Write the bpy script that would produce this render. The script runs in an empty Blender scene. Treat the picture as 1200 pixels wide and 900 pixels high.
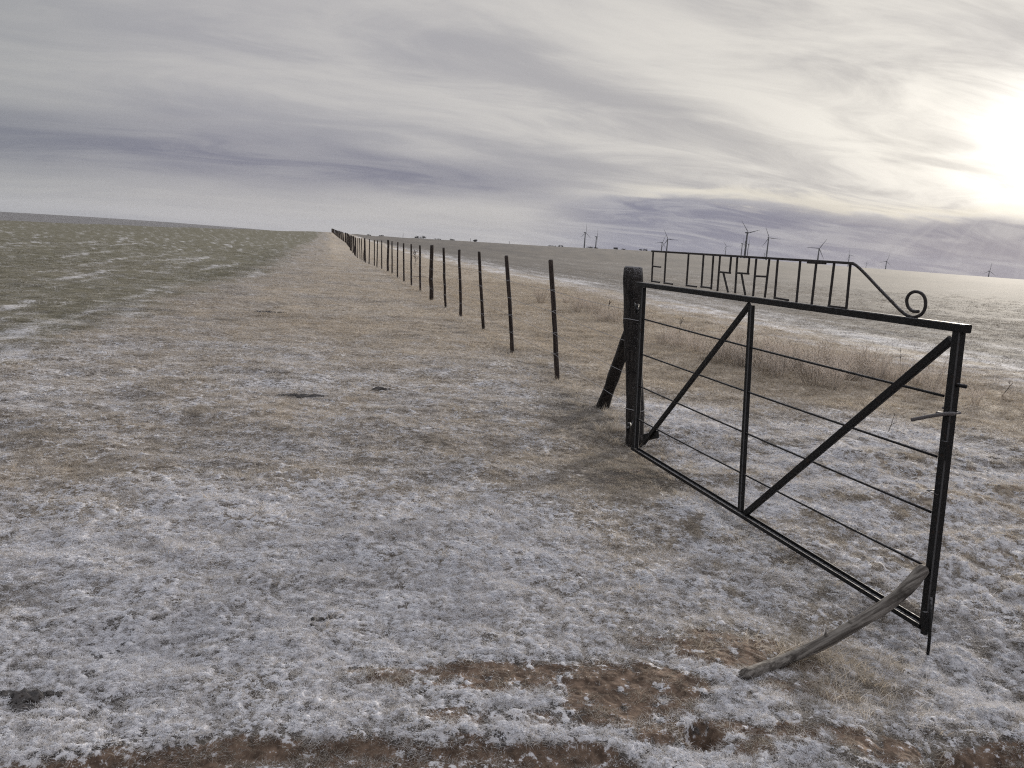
import bpy, bmesh, math, random
import numpy as np
from mathutils import Vector, Matrix, Euler

sc = bpy.context.scene
C = sc.collection
rnd = random.Random(7)
rg = np.random.default_rng(11)
PI = math.pi

# ------------------------------------------------------------------ camera
EYE = 1.6
FPX = 900.0
TILT = 0.0635
roll = math.atan(TILT)
pitch = math.atan((450 - (250 + TILT * 600)) * math.cos(roll) / FPX)
fwd = np.array([0, math.cos(pitch), -math.sin(pitch)])
r0 = np.array([1.0, 0, 0])
u0 = np.cross(r0, fwd)
RV = r0 * math.cos(roll) + u0 * math.sin(roll)
UV = u0 * math.cos(roll) - r0 * math.sin(roll)
cam = bpy.data.cameras.new('camera')
cam.sensor_width = 36
cam.lens = FPX / 1200 * 36
cam.clip_start = 0.05
cam.clip_end = 60000
co = bpy.data.objects.new('camera', cam)
C.objects.link(co)
co.matrix_world = Matrix(((RV[0], UV[0], -fwd[0], 0), (RV[1], UV[1], -fwd[1], 0), (RV[2], UV[2], -fwd[2], EYE), (0, 0, 0, 1)))
sc.camera = co


def ray(x, y):
    return RV * (x - 600) / FPX + UV * (450 - y) / FPX + fwd


SUN_AZ, SUN_EL = 33.0, 7.9
sx_, sy_, sz_ = (math.sin(math.radians(SUN_AZ)) * math.cos(math.radians(SUN_EL)),
                 math.cos(math.radians(SUN_AZ)) * math.cos(math.radians(SUN_EL)), math.sin(math.radians(SUN_EL)))

# ------------------------------------------------------------------ view
sc.view_settings.view_transform = 'Standard'
sc.view_settings.look = 'None'
sc.view_settings.exposure = 0.0
sc.view_settings.gamma = 1.0
sc.cycles.use_denoising = False
sc.cycles.pixel_filter_type = 'BLACKMAN_HARRIS'
sc.cycles.filter_width = 1.15
sc.cycles.max_bounces = 6
sc.cycles.diffuse_bounces = 3
sc.cycles.volume_bounces = 0


# ------------------------------------------------------------------ node helper
class NT:
    def __init__(s, nt):
        s.nt = nt
        s.N = nt.nodes
        s.L = nt.links

    def node(s, t, **kw):
        n = s.N.new(t)
        for k, v in kw.items():
            setattr(n, k, v)
        return n

    def put(s, sock, v):
        if v is None:
            return
        if isinstance(v, bpy.types.NodeSocket):
            s.L.new(v, sock)
        else:
            sock.default_value = v

    def m(s, op, a, b=None, c=None, clamp=False):
        n = s.node('ShaderNodeMath', operation=op)
        n.use_clamp = clamp
        for i, v in enumerate((a, b, c)):
            s.put(n.inputs[i], v)
        return n.outputs[0]

    def vm(s, op, a, b=None):
        n = s.node('ShaderNodeVectorMath', operation=op)
        s.put(n.inputs[0], a)
        s.put(n.inputs[1], b)
        return n.outputs['Value'] if op in ('DOT_PRODUCT', 'LENGTH') else n.outputs[0]

    def noise(s, vec, scale, detail=4, rough=0.55, dist=0.0):
        n = s.node('ShaderNodeTexNoise')
        s.put(n.inputs['Vector'], vec)
        s.put(n.inputs['Scale'], scale)
        n.inputs['Detail'].default_value = detail
        n.inputs['Roughness'].default_value = rough
        n.inputs['Distortion'].default_value = dist
        return n.outputs['Fac']

    def step(s, v, lo, hi, a=0.0, b=1.0):
        n = s.node('ShaderNodeMapRange', interpolation_type='SMOOTHSTEP')
        s.put(n.inputs['Value'], v)
        for k, q in (('From Min', lo), ('From Max', hi), ('To Min', a), ('To Max', b)):
            s.put(n.inputs[k], q)
        return n.outputs[0]

    def mix(s, f, a, b, mode='MIX'):
        n = s.node('ShaderNodeMix', data_type='RGBA', blend_type=mode)
        s.put(n.inputs[0], f)
        for i, v in ((6, a), (7, b)):
            if isinstance(v, tuple) and len(v) == 3:
                v = (*v, 1)
            s.put(n.inputs[i], v)
        return n.outputs[2]

    def comb(s, x, y, z):
        n = s.node('ShaderNodeCombineXYZ')
        for i, v in enumerate((x, y, z)):
            s.put(n.inputs[i], v)
        return n.outputs[0]

    def sep(s, v):
        n = s.node('ShaderNodeSeparateXYZ')
        s.put(n.inputs[0], v)
        return n.outputs


# ------------------------------------------------------------------ sky
w = bpy.data.worlds.new('World')
sc.world = w
w.use_nodes = True
g = NT(w.node_tree)
bg = g.N['Background']
sky = g.node('ShaderNodeTexSky', sky_type='NISHITA', sun_disc=False)
sky.sun_elevation = math.radians(SUN_EL)
sky.sun_rotation = math.radians(SUN_AZ)
dirn = g.vm('NORMALIZE', g.node('ShaderNodeTexCoord').outputs['Generated'])
dx, dy, dz = g.sep(dirn)[:]
el = g.m('MULTIPLY', g.m('ARCSINE', dz), 57.2958)
az = g.m('MULTIPLY', g.m('ARCTAN2', dx, dy), 57.2958)
zz = g.m('ADD', g.m('MAXIMUM', dz, 0.0), 0.14)
cx, cy = g.m('DIVIDE', dx, zz), g.m('DIVIDE', dy, zz)
# the cloud sheet, seen as a layer overhead; streaks run across, drifting down to the right
cx2 = g.m('ADD', g.m('MULTIPLY', cx, 0.94), g.m('MULTIPLY', cy, 0.34))
cy2 = g.m('SUBTRACT', g.m('MULTIPLY', cy, 0.94), g.m('MULTIPLY', cx, 0.34))
pc = g.comb(g.m('MULTIPLY', cx2, 0.50), g.m('MULTIPLY', cy2, 1.15), 3.7)
n1 = g.noise(pc, 0.85, 7, 0.56, 0.5)
n2 = g.noise(g.comb(g.m('MULTIPLY', cx2, 0.9), g.m('MULTIPLY', cy2, 2.0), 9.1), 1.3, 8, 0.62, 0.9)
n3 = g.noise(g.comb(g.m('MULTIPLY', az, 0.055), g.m('MULTIPLY', el, 0.26), 1.3), 1.0, 4, 0.5, 0.4)
sdot = g.vm('DOT_PRODUCT', dirn, (sx_, sy_, sz_))
off = g.m('SUBTRACT', 1.0, sdot)
cl = g.m('ADD', g.m('MULTIPLY', n1, 0.6), g.m('MULTIPLY', n2, 0.4))
lit = g.step(cl, 0.36, 0.62)
shade_c = (0.375, 0.373, 0.405)
light_c = (0.495, 0.485, 0.49)
col = g.mix(lit, shade_c, light_c)
# nearer the sun the sheet is brighter and creamier
near = g.m('EXPONENT', g.m('MULTIPLY', off, -5.5))
colw = g.mix(lit, (0.50, 0.48, 0.465), (0.86, 0.82, 0.745))
col = g.mix(near, col, colw)
# long grey-violet bank a few degrees up on the left
bw = g.m('MULTIPLY', g.m('SUBTRACT', n3, 0.5), 5.0)
e1 = g.m('DIVIDE', g.m('ADD', g.m('SUBTRACT', el, 4.6), bw), 2.0)
d1 = g.m('EXPONENT', g.m('MULTIPLY', g.m('MULTIPLY', e1, e1), -1.0))
d1 = g.m('MULTIPLY', d1, g.step(az, 10, -6))
d1 = g.m('MULTIPLY', d1, g.step(n2, 0.30, 0.60, 0.6, 1.0))
col = g.mix(g.m('MULTIPLY', d1, 0.92), col, (0.18, 0.184, 0.25))
# pale band under it along the horizon
e2 = g.m('DIVIDE', g.m('SUBTRACT', el, 1.6), 1.7)
d2 = g.m('EXPONENT', g.m('MULTIPLY', g.m('MULTIPLY', e2, e2), -1.0))
d2 = g.m('MULTIPLY', d2, g.m('MULTIPLY', g.step(az, -50, -16), g.step(az, 14, 4)))
col = g.mix(g.m('MULTIPLY', d2, 0.55), col, (0.50, 0.485, 0.475))
# low grey bank under the sun, with a bright ragged rim on top
rag = g.m('MULTIPLY', g.m('SUBTRACT', n3, 0.5), 3.2)
top = g.m('ADD', g.m('ADD', 3.7, rag), g.m('MULTIPLY', g.m('SUBTRACT', n2, 0.5), 2.5))
d3 = g.m('MULTIPLY', g.step(g.m('SUBTRACT', el, top), 0.35, -0.55), g.step(az, -3, 9))
glow = g.m('MULTIPLY', g.m('EXPONENT', g.m('MULTIPLY', off, -600.0)), 0.9)
glow2 = g.m('MULTIPLY', g.m('EXPONENT', g.m('MULTIPLY', off, -45.0)), 0.20)
gl = g.m('ADD', glow, glow2)
gl = g.m('MULTIPLY', gl, g.step(n2, 0.33, 0.62, 0.55, 1.25))
glc = g.mix(1.0, (1.0, 0.97, 0.89), g.comb(gl, gl, gl), 'MULTIPLY')
col = g.mix(1.0, col, glc, 'ADD')
rim = g.m('ABSOLUTE', g.m('SUBTRACT', g.m('SUBTRACT', el, top), 0.45))
rim = g.m('MULTIPLY', g.step(rim, 0.7, 0.0), g.step(az, 4, 14))
col = g.mix(g.m('MULTIPLY', rim, 0.45), col, (0.93, 0.86, 0.70))
lowc = g.mix(g.step(n2, 0.40, 0.66), (0.195, 0.20, 0.275), (0.36, 0.36, 0.405))
lowc = g.mix(g.m('MULTIPLY', g.m('EXPONENT', g.m('MULTIPLY', off, -150.0)), 0.4), lowc, (0.66, 0.65, 0.63))
angs = g.m('ARCTAN2', g.m('SUBTRACT', el, SUN_EL), g.m('SUBTRACT', az, SUN_AZ))
ray_n = g.noise(g.comb(g.m('MULTIPLY', angs, 7.0), 0.4, 0.0), 1.6, 3, 0.5)
ray_f = g.m('MULTIPLY', g.step(ray_n, 0.46, 0.66), g.m('MULTIPLY', g.m('EXPONENT', g.m('MULTIPLY', off, -28.0)), 0.18))
lowc = g.mix(ray_f, lowc, (0.68, 0.67, 0.66))
col = g.mix(g.m('MULTIPLY', d3, 0.95), col, lowc)
col = g.mix(g.m('MULTIPLY', g.step(az, -20, -38), 0.20), col, (0.27, 0.32, 0.29))
# the far side of the sky, away from the sun, is duller
dull = g.step(sdot, 0.1, 0.85, 0.88, 1.0)
# an overcast sky is brightest overhead
dull = g.m('MULTIPLY', dull, g.step(dz, 0.32, 0.95, 1.0, 1.75))
col = g.mix(1.0, col, g.comb(dull, dull, dull), 'MULTIPLY')
below = g.step(dz, -0.03, 0.0)
col = g.mix(below, (0.22, 0.22, 0.25), col)
big = g.mix(1.0, col, (10.0, 10.0, 10.0), 'MULTIPLY')
big.node.clamp_result = False
fin = g.mix(0.99, sky.outputs[0], big)
g.L.new(fin, bg.inputs['Color'])
bg.inputs['Strength'].default_value = 0.1

# ------------------------------------------------------------------ sun
sl = bpy.data.lights.new('sun', 'SUN')
sl.energy = 4.2
sl.angle = math.radians(4)
sl.color = (1.0, 0.92, 0.80)
so = bpy.data.objects.new('sun', sl)
C.objects.link(so)
so.rotation_euler = Vector((sx_, sy_, sz_)).to_track_quat('Z', 'Y').to_euler()

# ------------------------------------------------------------------ numpy noise
_perm = rg.permutation(4096).astype(np.int64)
_ang = rg.random(4096) * 2 * PI
_gx, _gy = np.cos(_ang), np.sin(_ang)


def gn(x, y, seed=0):
    x = np.asarray(x, float) + seed * 17.31
    y = np.asarray(y, float) - seed * 9.77
    xi = np.floor(x).astype(np.int64)
    yi = np.floor(y).astype(np.int64)
    xf, yf = x - xi, y - yi

    def c(ix, iy, fx_, fy_):
        h = _perm[(ix + _perm[iy & 4095]) & 4095]
        return _gx[h] * fx_ + _gy[h] * fy_
    u = xf * xf * xf * (xf * (xf * 6 - 15) + 10)
    v = yf * yf * yf * (yf * (yf * 6 - 15) + 10)
    a = c(xi, yi, xf, yf)
    b = c(xi + 1, yi, xf - 1, yf)
    d = c(xi, yi + 1, xf, yf - 1)
    e = c(xi + 1, yi + 1, xf - 1, yf - 1)
    return (a + (b - a) * u + (d - a) * v + (a - b - d + e) * u * v) * 1.5


def fb(x, y, wl, octv=4, seed=0, gain=0.55):
    s = 0
    a = 1.0
    t = 0
    for k in range(octv):
        s = s + a * gn(x / wl, y / wl, seed + k)
        t += a
        a *= gain
        wl /= 2.03
    return s / t * 1.6


def ss(v, lo, hi):
    t = np.clip((v - lo) / (hi - lo), 0, 1)
    return t * t * (3 - 2 * t)


# ------------------------------------------------------------------ terrain
def road_edge(x, y):
    e = np.interp(x, [-6, -1.46, -.86, -.21, .3, .6, .9, 1.2, 1.53, 1.91, 5], [1.6, 2.09, 2.27, 2.36, 2.33, 2.16, 2.0, 2.12, 2.42, 2.56, 3.0])
    return y - e - 0.05 * fb(x, y, 0.6, 4, 2)


def azel(x, y):
    v = ray(x, y)
    return math.atan2(v[0], v[1]), v[2] / math.hypot(v[0], v[1])


_sky = [azel(*p) for p in [(-200, 250.5), (0, 258), (200, 265.2), (388, 272), (440, 276), (482, 278.3), (608, 285.8), (640, 287.8), (765, 293.8), (1010, 313), (1200, 327), (1500, 346)]]
_skR = [170, 170, 210, 320, 600, 900, 900, 900, 900, 900, 900, 900]
_far = [azel(*p) for p in [(-200, 236.5), (0, 248), (110, 254.5), (200, 260.5), (300, 268.5), (388, 276)]]
GS = [0, .12, .184, .266, .36, 1, 1e9]
GV = [0, 0, .12 * .45, .19, .245, 1, 1]


def ztop(az):
    R = np.interp(az, [a for a, _ in _sky], _skR)
    e = np.interp(az, [a for a, _ in _sky], [b for _, b in _sky])
    return R, EYE + R * e, e


def macro(x, y):
    az = np.arctan2(x, y)
    r = np.hypot(x, y)
    R, zt, e = ztop(az)
    z = np.interp(r / R, GS, GV) * zt
    back = ss(np.abs(az), 1.2, 1.9)
    z = z * (1 - back)
    over = np.clip(r - R, 0, None)
    drop = over * (0.012 - e * 1.0)
    drop = 18 * (1 - np.exp(-drop / 18)) * (1 - back)
    ef = np.interp(az, [a for a, _ in _far], [b for _, b in _far])
    zr = EYE + 3200 * ef
    rid = ss(r, 1700, 3200) * ss(-az, 0.22, 0.27) * (1 - back)
    rel = 0.35 * fb(x, y, 90, 3, 5) * ss(r, 40, 160)
    z = z - drop * (1 - rid) + rid * (zr - zt)
    # local shape near the gate and the road edge
    z = z - 0.10 * np.exp(-(((x - 2.0) / 1.0) ** 2 + ((y - 3.1) / 0.9) ** 2))
    z = z - 0.03 * np.exp(-(((x - 1.0) / 0.8) ** 2 + ((y - 6.1) / 0.8) ** 2))
    z = z - 0.05 * ss(-road_edge(x, y), -0.02, 0.10)
    z = z - 0.10 * np.exp(-(((x - HOLE[0]) / 0.06) ** 2 + ((y - HOLE[1]) / 0.055) ** 2) ** 2)
    return z + rel * 0.4


_h = ray(824, 859)
HOLE = (_h[0] * -EYE / _h[2], _h[1] * -EYE / _h[2])

OCT = [(2.6, .030), (1.1, .020), (0.48, .012), (0.22, .0085), (0.11, .0065), (0.055, .0062), (0.026, .0052)]


def relief(x, y, sp, dirt=0.0):
    z = 0
    rough = 1 + 1.3 * ss(x - 0.32 * y, 0.3, 1.2) * ss(9 - y, 0, 3)
    for i, (wl, a) in enumerate(OCT):
        wgt = np.clip(wl / (2.2 * sp) - 0.5, 0, 1)
        n = gn(x / wl, y / wl * 1.25, 40 + i)
        if i >= 3:
            n = n - 0.35 * np.abs(gn(x / wl * 0.7, y / wl, 60 + i))
        z = z + n * a * 1.35 * wgt * (rough if 1 < i < 6 else 1) * (1 - 0.55 * dirt if i > 2 else 1)
    return z


def hfn(x, y):
    return .9 * gn(x / .055, y / .055 * 1.25, 45) + .35 * gn(x / .11, y / .11 * 1.25, 44) + 1.15 * gn(x / .026, y / .026 * 1.25, 46)


def spacing(r):
    return np.clip(r * r / 1400.0, 0.0065, None)


def gz(x, y):
    x = np.atleast_1d(np.asarray(x, float))
    y = np.atleast_1d(np.asarray(y, float))
    r = np.hypot(x, y)
    return macro(x, y) + relief(x, y, np.clip(spacing(r), 0.02, None)) * ss(1500 - r, 0, 800)


def hit(px, py):
    """the ground point behind a place of the photograph, by marching down the view ray"""
    v = ray(px, py)
    ts = np.concatenate([np.linspace(1.5, 60, 6000), np.linspace(60, 1500, 8000)])
    X, Y, Z = v[0] * ts, v[1] * ts, EYE + v[2] * ts
    m = macro(X, Y)
    k = np.argmax(Z < m)
    return np.array([X[k], Y[k], float(gz(X[k], Y[k])[0])])


# fence line: x as a function of y
_fy = [0, 6.4, 9.54, 21.34, 37.23, 48.5, 59, 85, 116, 320, 900]
_fx = [2.8, 1.08, .56, -2.37, -6.34, -9.55, -12.4, -18.6, -26, -77.7, -224]


def fx(y):
    return np.interp(y, _fy, _fx)


def ell(x, y, px, py, wx, wy, seed):
    v = ray(px, py)
    t = -EYE / v[2]
    cx_, cy_ = v[0] * t, v[1] * t
    d = ((x - cx_) / wx) ** 2 + ((y - cy_) / wy) ** 2
    return ss(-(d - 1 + 0.9 * fb(x, y, 0.35, 5, seed, 0.65)), -0.55, 0.75)


DIRTS = [(735, 806, .27, .22, 1.15), (590, 788, .30, .12, 1.0), (470, 785, .20, .06, .8), (885, 760, .32, .20, 1.0), (960, 802, .20, .09, .9), (860, 862, .16, .12, .9),
         (1000, 868, .28, .09, .9), (780, 850, .18, .10, .7), (540, 835, .18, .07, .7), (640, 840, .2, .06, .5), (825, 862, .10, .08, 1.0), (1050, 800, .15, .09, .5), (770, 750, .25, .07, .6)]


def cover(x, y):
    """frost, warm straw, green, bare soil at each place"""
    r = np.hypot(x, y)
    v = fx(y) - x
    ca, sa = 0.97, 0.243
    u_ = y * ca - x * sa          # along the fence
    w_ = x * ca + y * sa          # across it
    edge = np.interp(y, [0, 9.6, 17, 27, 60, 320], [7.2, 7.0, 6.1, 4.7, 4.0, 3.5])
    edge = edge - 1.0 * ss(22 - y, 0, 10) + 0.5 * fb(x, y, 2.5, 4, 1) + 0.25 * fb(x, y, 0.6, 3, 8)
    big = fb(x, y, 2.2, 5, 3)
    mid = fb(x, y * 1.4, 0.8, 4, 4)
    fin_ = fb(x, y, 0.25, 3, 6)
    strk = fb(u_ / 9, w_, 0.9, 4, 9)
    strk2 = fb(u_ / 14, w_, 4.5, 4, 12)
    # the worn grass path
    frost = 0.51 + 0.10 * big + 0.10 * mid + 0.12 * fin_
    frost = frost + ss(6.5 - y, 0, 2) * (.17 * fb(x, y, .75, 4, 41, .65) + .10 * fb(x, y, 1.9, 2, 42) - .05)
    frost = frost + 0.32 * ss(5.4 - y + 0.5 * big, 0, 1.7) - 0.17 * ss(y, 8, 14)
    warm = 0.56 - 0.35 * big - 0.15 * mid - 0.30 * ss(4.9 - y, 0, 1.5)
    warm = warm + 0.28 * ss(y, 8, 14)
    green = np.zeros_like(x)
    # frosty lip of the green field
    lip = np.exp(-((v - edge + 0.35) / 0.9) ** 2)
    frost = frost + 0.05 * lip
    warm = warm - 0.25 * lip
    # green field on the left
    gf = ss(v - edge + .5 * fb(x, y, 1.1, 4, 24, .7), -0.3, 1.9)
    strkf = fb(u_ / 7, w_, 0.32, 3, 19)
    fgreen = 0.26 + 0.16 * strkf + 0.30 * ss(strk + 0.35 * strk2, 0.20, 0.62) * ss(130 - r, 0, 70) + 0.22 * ss(14 - y, 0, 5) * ss(-x, 4, 7) + 0.08 * mid
    frost = frost * (1 - gf) + fgreen * gf
    warm = warm * (1 - gf) + (0.30 + 0.25 * strk2) * gf
    spk = fb(x, y, .5, 4, 23)
    frost = frost + gf * (.05 + .26 * spk) + gf * .30 * ss(1.8 - (v - edge), 0, 1.6) * (.5 + spk)
    green = green + gf * np.clip(0.88 - 0.35 * ss(50 - r, 0, 40) * np.abs(strk2 + 0.2), 0, 1)
    # straw strip right of the fence
    rt = ss(-v, 0.15, 0.8) * ss(y, 5.6, 6.6)
    st = rt * ss(8.0 + v + 0.5 * big, -0.3, 0.6)
    nearsnow = ss(10.0 - y + 1.2 * big - 0.2 * x, 0, 2.2)
    frost = frost * (1 - st) + st * (0.24 + 0.12 * mid + 0.10 * big + 0.42 * nearsnow)
    warm = warm * (1 - st) + st * (0.95 + 0.15 * mid - 0.62 * nearsnow)
    # snow line, then the frosted field
    ln = ss(-v, 6.3, 7.3) * ss(9.3 + v + 0.5 * mid, 0, 0.9) * ss(y, 6, 8)
    frost = frost * (1 - ln) + ln * (0.50 + 0.25 * mid + 0.3 * strk)
    fl = ss(-v + 0.5 * mid, 8.6, 9.6)
    strk3 = fb(u_ / 16, w_, 28, 4, 15)
    rf = 0.24 + 0.24 * strk * ss(160 - r, 0, 120) + 0.15 * strk2 + 0.16 * strk3 * ss(r, 25, 90) + 0.24 * ss(17 + v, 0, 8)
    rf = rf - 0.16 * ss(r, 50, 250)
    frost = frost * (1 - fl) + fl * rf
    warm = warm * (1 - fl) + fl * (0.12 + 0.15 * strk2)
    green = green * (1 - fl) + fl * 0.20 * ss(x / (y + .01) + 0.15 * strk2, 0.18, 0.55) * .3
    # right foreground beyond the gate: thin snow
    rn = ss(x - 0.32 * y + 1.02 + 0.15 * mid, 0.0, 0.5) * ss(8.0 - y, 0, 2) * ss(x, .6, 1.2)
    frost = frost * (1 - rn) + rn * (0.70 + 0.26 * mid + 0.18 * big)
    hollow = rn * ss(fb(x * 1.5, y, .26, 4, 51, .6), .22, .55)
    frost = frost - .45 * hollow
    # bare soil round the gate post and fence foot, contact shade painted in
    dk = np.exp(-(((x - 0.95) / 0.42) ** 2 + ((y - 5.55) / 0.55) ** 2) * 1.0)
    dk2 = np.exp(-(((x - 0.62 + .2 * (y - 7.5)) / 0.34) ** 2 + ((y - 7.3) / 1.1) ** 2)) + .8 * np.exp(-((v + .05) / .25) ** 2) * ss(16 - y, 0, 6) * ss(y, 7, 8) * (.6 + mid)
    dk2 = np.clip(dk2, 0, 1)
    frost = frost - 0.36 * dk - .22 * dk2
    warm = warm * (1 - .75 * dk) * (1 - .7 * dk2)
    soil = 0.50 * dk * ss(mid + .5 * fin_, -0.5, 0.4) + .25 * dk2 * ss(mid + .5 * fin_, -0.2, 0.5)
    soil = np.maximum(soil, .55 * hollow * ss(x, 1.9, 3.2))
    for i, (px_, py_, a_, b_, s_) in enumerate(DIRTS):
        soil = np.maximum(soil, s_ * ell(x, y, px_, py_, a_, b_, 20 + i))
    hole_ = np.exp(-(((x - HOLE[0]) / 0.065) ** 2 + ((y - HOLE[1]) / 0.06) ** 2) ** 2)
    soil = soil * ss(fb(x, y, 0.09, 3, 31), -0.9, 0.05)
    soil = np.maximum(soil, hole_)
    road = ss(-(road_edge(x, y) - 0.03 * fb(x, y, .15, 3, 14)), -0.02, 0.05)
    soil = np.maximum(soil, road * (0.80 + 0.2 * fb(x, y * 3, .3, 3, 33)))
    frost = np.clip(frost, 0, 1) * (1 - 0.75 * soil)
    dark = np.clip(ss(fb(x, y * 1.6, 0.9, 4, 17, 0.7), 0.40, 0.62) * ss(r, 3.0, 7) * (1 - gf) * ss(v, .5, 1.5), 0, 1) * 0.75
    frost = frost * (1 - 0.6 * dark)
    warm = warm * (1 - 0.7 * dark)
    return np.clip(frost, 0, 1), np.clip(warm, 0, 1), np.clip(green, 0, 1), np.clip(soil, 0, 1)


# ------------------------------------------------------------------ materials
def mat(name, rough=0.8, base=(0.5, 0.5, 0.5), metal=0.0, spec=0.5):
    m = bpy.data.materials.new(name)
    m.use_nodes = True
    t = NT(m.node_tree)
    b = t.N['Principled BSDF']
    b.inputs['Roughness'].default_value = rough
    b.inputs['Base Color'].default_value = (*base, 1)
    b.inputs['Metallic'].default_value = metal
    b.inputs['Specular IOR Level'].default_value = spec
    return m, t, b


def ground_material():
    m, t, b = mat('frosted_ground', 0.9, spec=0.25)
    a = t.node('ShaderNodeAttribute', attribute_name='cover')
    r_, g_, b_ = t.sep(a.outputs['Vector'])[:]
    al = a.outputs['Alpha']
    pos = t.node('ShaderNodeNewGeometry').outputs['Position']
    nf = t.noise(pos, 95.0, 3, 0.7)
    nm = t.noise(pos, 22.0, 4, 0.65)
    nl = t.noise(pos, 3.1, 5, 0.65)
    nx = t.noise(pos, 0.55, 6, 0.7)
    n = t.m('ADD', t.m('ADD', t.m('MULTIPLY', nf, 0.40), t.m('MULTIPLY', nm, 0.36)), t.m('ADD', t.m('MULTIPLY', nl, 0.14), t.m('MULTIPLY', nx, 0.10)))
    thr = t.m('SUBTRACT', 0.66, t.m('MULTIPLY', r_, 0.28))
    fro = t.step(t.m('SUBTRACT', n, thr), -0.035, 0.04)
    straw = t.mix(t.step(nm, 0.35, 0.65), (0.21, 0.172, 0.138), (0.64, 0.56, 0.46))
    dull = t.mix(t.step(nf, 0.35, 0.65), (0.030, 0.028, 0.028), (0.145, 0.136, 0.140))
    turf = t.mix(g_, dull, straw)
    grn = t.mix(t.step(nl, 0.3, 0.7), (0.078, 0.075, 0.048), (0.22, 0.205, 0.14))
    turf = t.mix(b_, turf, grn)
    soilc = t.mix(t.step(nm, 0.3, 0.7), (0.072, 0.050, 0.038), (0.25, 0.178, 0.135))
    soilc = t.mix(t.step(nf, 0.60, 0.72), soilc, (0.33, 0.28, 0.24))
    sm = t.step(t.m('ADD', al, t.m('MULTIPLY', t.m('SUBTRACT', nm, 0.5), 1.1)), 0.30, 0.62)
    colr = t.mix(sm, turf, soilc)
    fc = t.mix(nl, (0.66, 0.66, 0.72), (0.86, 0.86, 0.89))
    colr = t.mix(t.m('MULTIPLY', fro, t.m('SUBTRACT', 0.95, t.m('MULTIPLY', b_, 0.25))), colr, fc)
    t.L.new(colr, b.inputs['Base Color'])
    bp = t.node('ShaderNodeBump')
    bp.inputs['Strength'].default_value = 0.5
    bp.inputs['Distance'].default_value = 0.008
    t.put(bp.inputs['Height'], t.m('ADD', nf, t.m('MULTIPLY', nm, 1.5)))
    t.L.new(bp.outputs[0], b.inputs['Normal'])
    return m


def ridge_material():
    return mat('far_ridge', 0.9, (0.10, 0.105, 0.09))[0]


def blade_material(name, dry_a, dry_b, green=(0.118, 0.113, 0.068), frost=(0.84, 0.84, 0.88), base_dark=0.35):
    """grass blades: attribute values come from the place the tuft grows on"""
    m, t, b = mat(name, 0.75, spec=0.2)
    fa = t.node('ShaderNodeAttribute', attribute_type='INSTANCER', attribute_name='frost').outputs['Fac']
    ga = t.node('ShaderNodeAttribute', attribute_type='INSTANCER', attribute_name='green').outputs['Fac']
    wa = t.node('ShaderNodeAttribute', attribute_type='INSTANCER', attribute_name='warm').outputs['Fac']
    vc = t.node('ShaderNodeAttribute', attribute_name='blade')
    rnd_, hgt, _ = t.sep(vc.outputs['Vector'])[:]
    dry = t.mix(rnd_, dry_a, dry_b)
    dry = t.mix(wa, t.mix(0.5, dry, (0.22, 0.21, 0.20)), dry)
    c = t.mix(ga, dry, t.mix(rnd_, green, tuple(v * 1.7 for v in green)))
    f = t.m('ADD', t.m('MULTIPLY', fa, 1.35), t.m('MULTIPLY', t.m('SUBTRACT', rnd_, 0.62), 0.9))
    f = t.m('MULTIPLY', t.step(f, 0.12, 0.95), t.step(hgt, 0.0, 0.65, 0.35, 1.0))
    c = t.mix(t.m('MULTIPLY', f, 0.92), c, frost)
    t.L.new(c, b.inputs['Base Color'])
    tr = t.node('ShaderNodeBsdfTranslucent')
    t.L.new(c, tr.inputs['Color'])
    mx = t.node('ShaderNodeMixShader')
    mx.inputs[0].default_value = 0.42
    t.L.new(b.outputs[0], mx.inputs[1])
    t.L.new(tr.outputs[0], mx.inputs[2])
    t.L.new(mx.outputs[0], t.N['Material Output'].inputs['Surface'])
    return m


def wood_material(name, c0, c1, fr=0.0, scale=60, axis=(0, 0, 1)):
    m, t, b = mat(name, 0.85, spec=0.2)
    o = t.node('ShaderNodeTexCoord').outputs['Object']
    ad = t.m('MULTIPLY', t.vm('DOT_PRODUCT', o, axis), -0.94)
    st = t.noise(t.vm('ADD', o, t.vm('MULTIPLY', t.comb(ad, ad, ad), axis)), scale, 4, 0.6)
    bl = t.noise(o, 9, 4, 0.6)
    c = t.mix(t.step(st, 0.35, 0.65), c0, c1)
    c = t.mix(t.step(bl, 0.5, 0.75), c, tuple(v * 0.55 for v in c0))
    if fr > 0:
        nz = t.sep(t.node('ShaderNodeNewGeometry').outputs['Normal'])[2]
        sp = t.noise(o, 160, 3, 0.7)
        f = t.m('MULTIPLY', t.step(t.m('ADD', sp, t.m('MULTIPLY', nz, 0.25)), 0.58, 0.70), fr)
        c = t.mix(f, c, (0.6, 0.6, 0.64))
    t.L.new(c, b.inputs['Base Color'])
    bp = t.node('ShaderNodeBump')
    bp.inputs['Strength'].default_value = 0.6
    bp.inputs['Distance'].default_value = 0.006
    t.put(bp.inputs['Height'], st)
    t.L.new(bp.outputs[0], b.inputs['Normal'])
    return m


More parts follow.
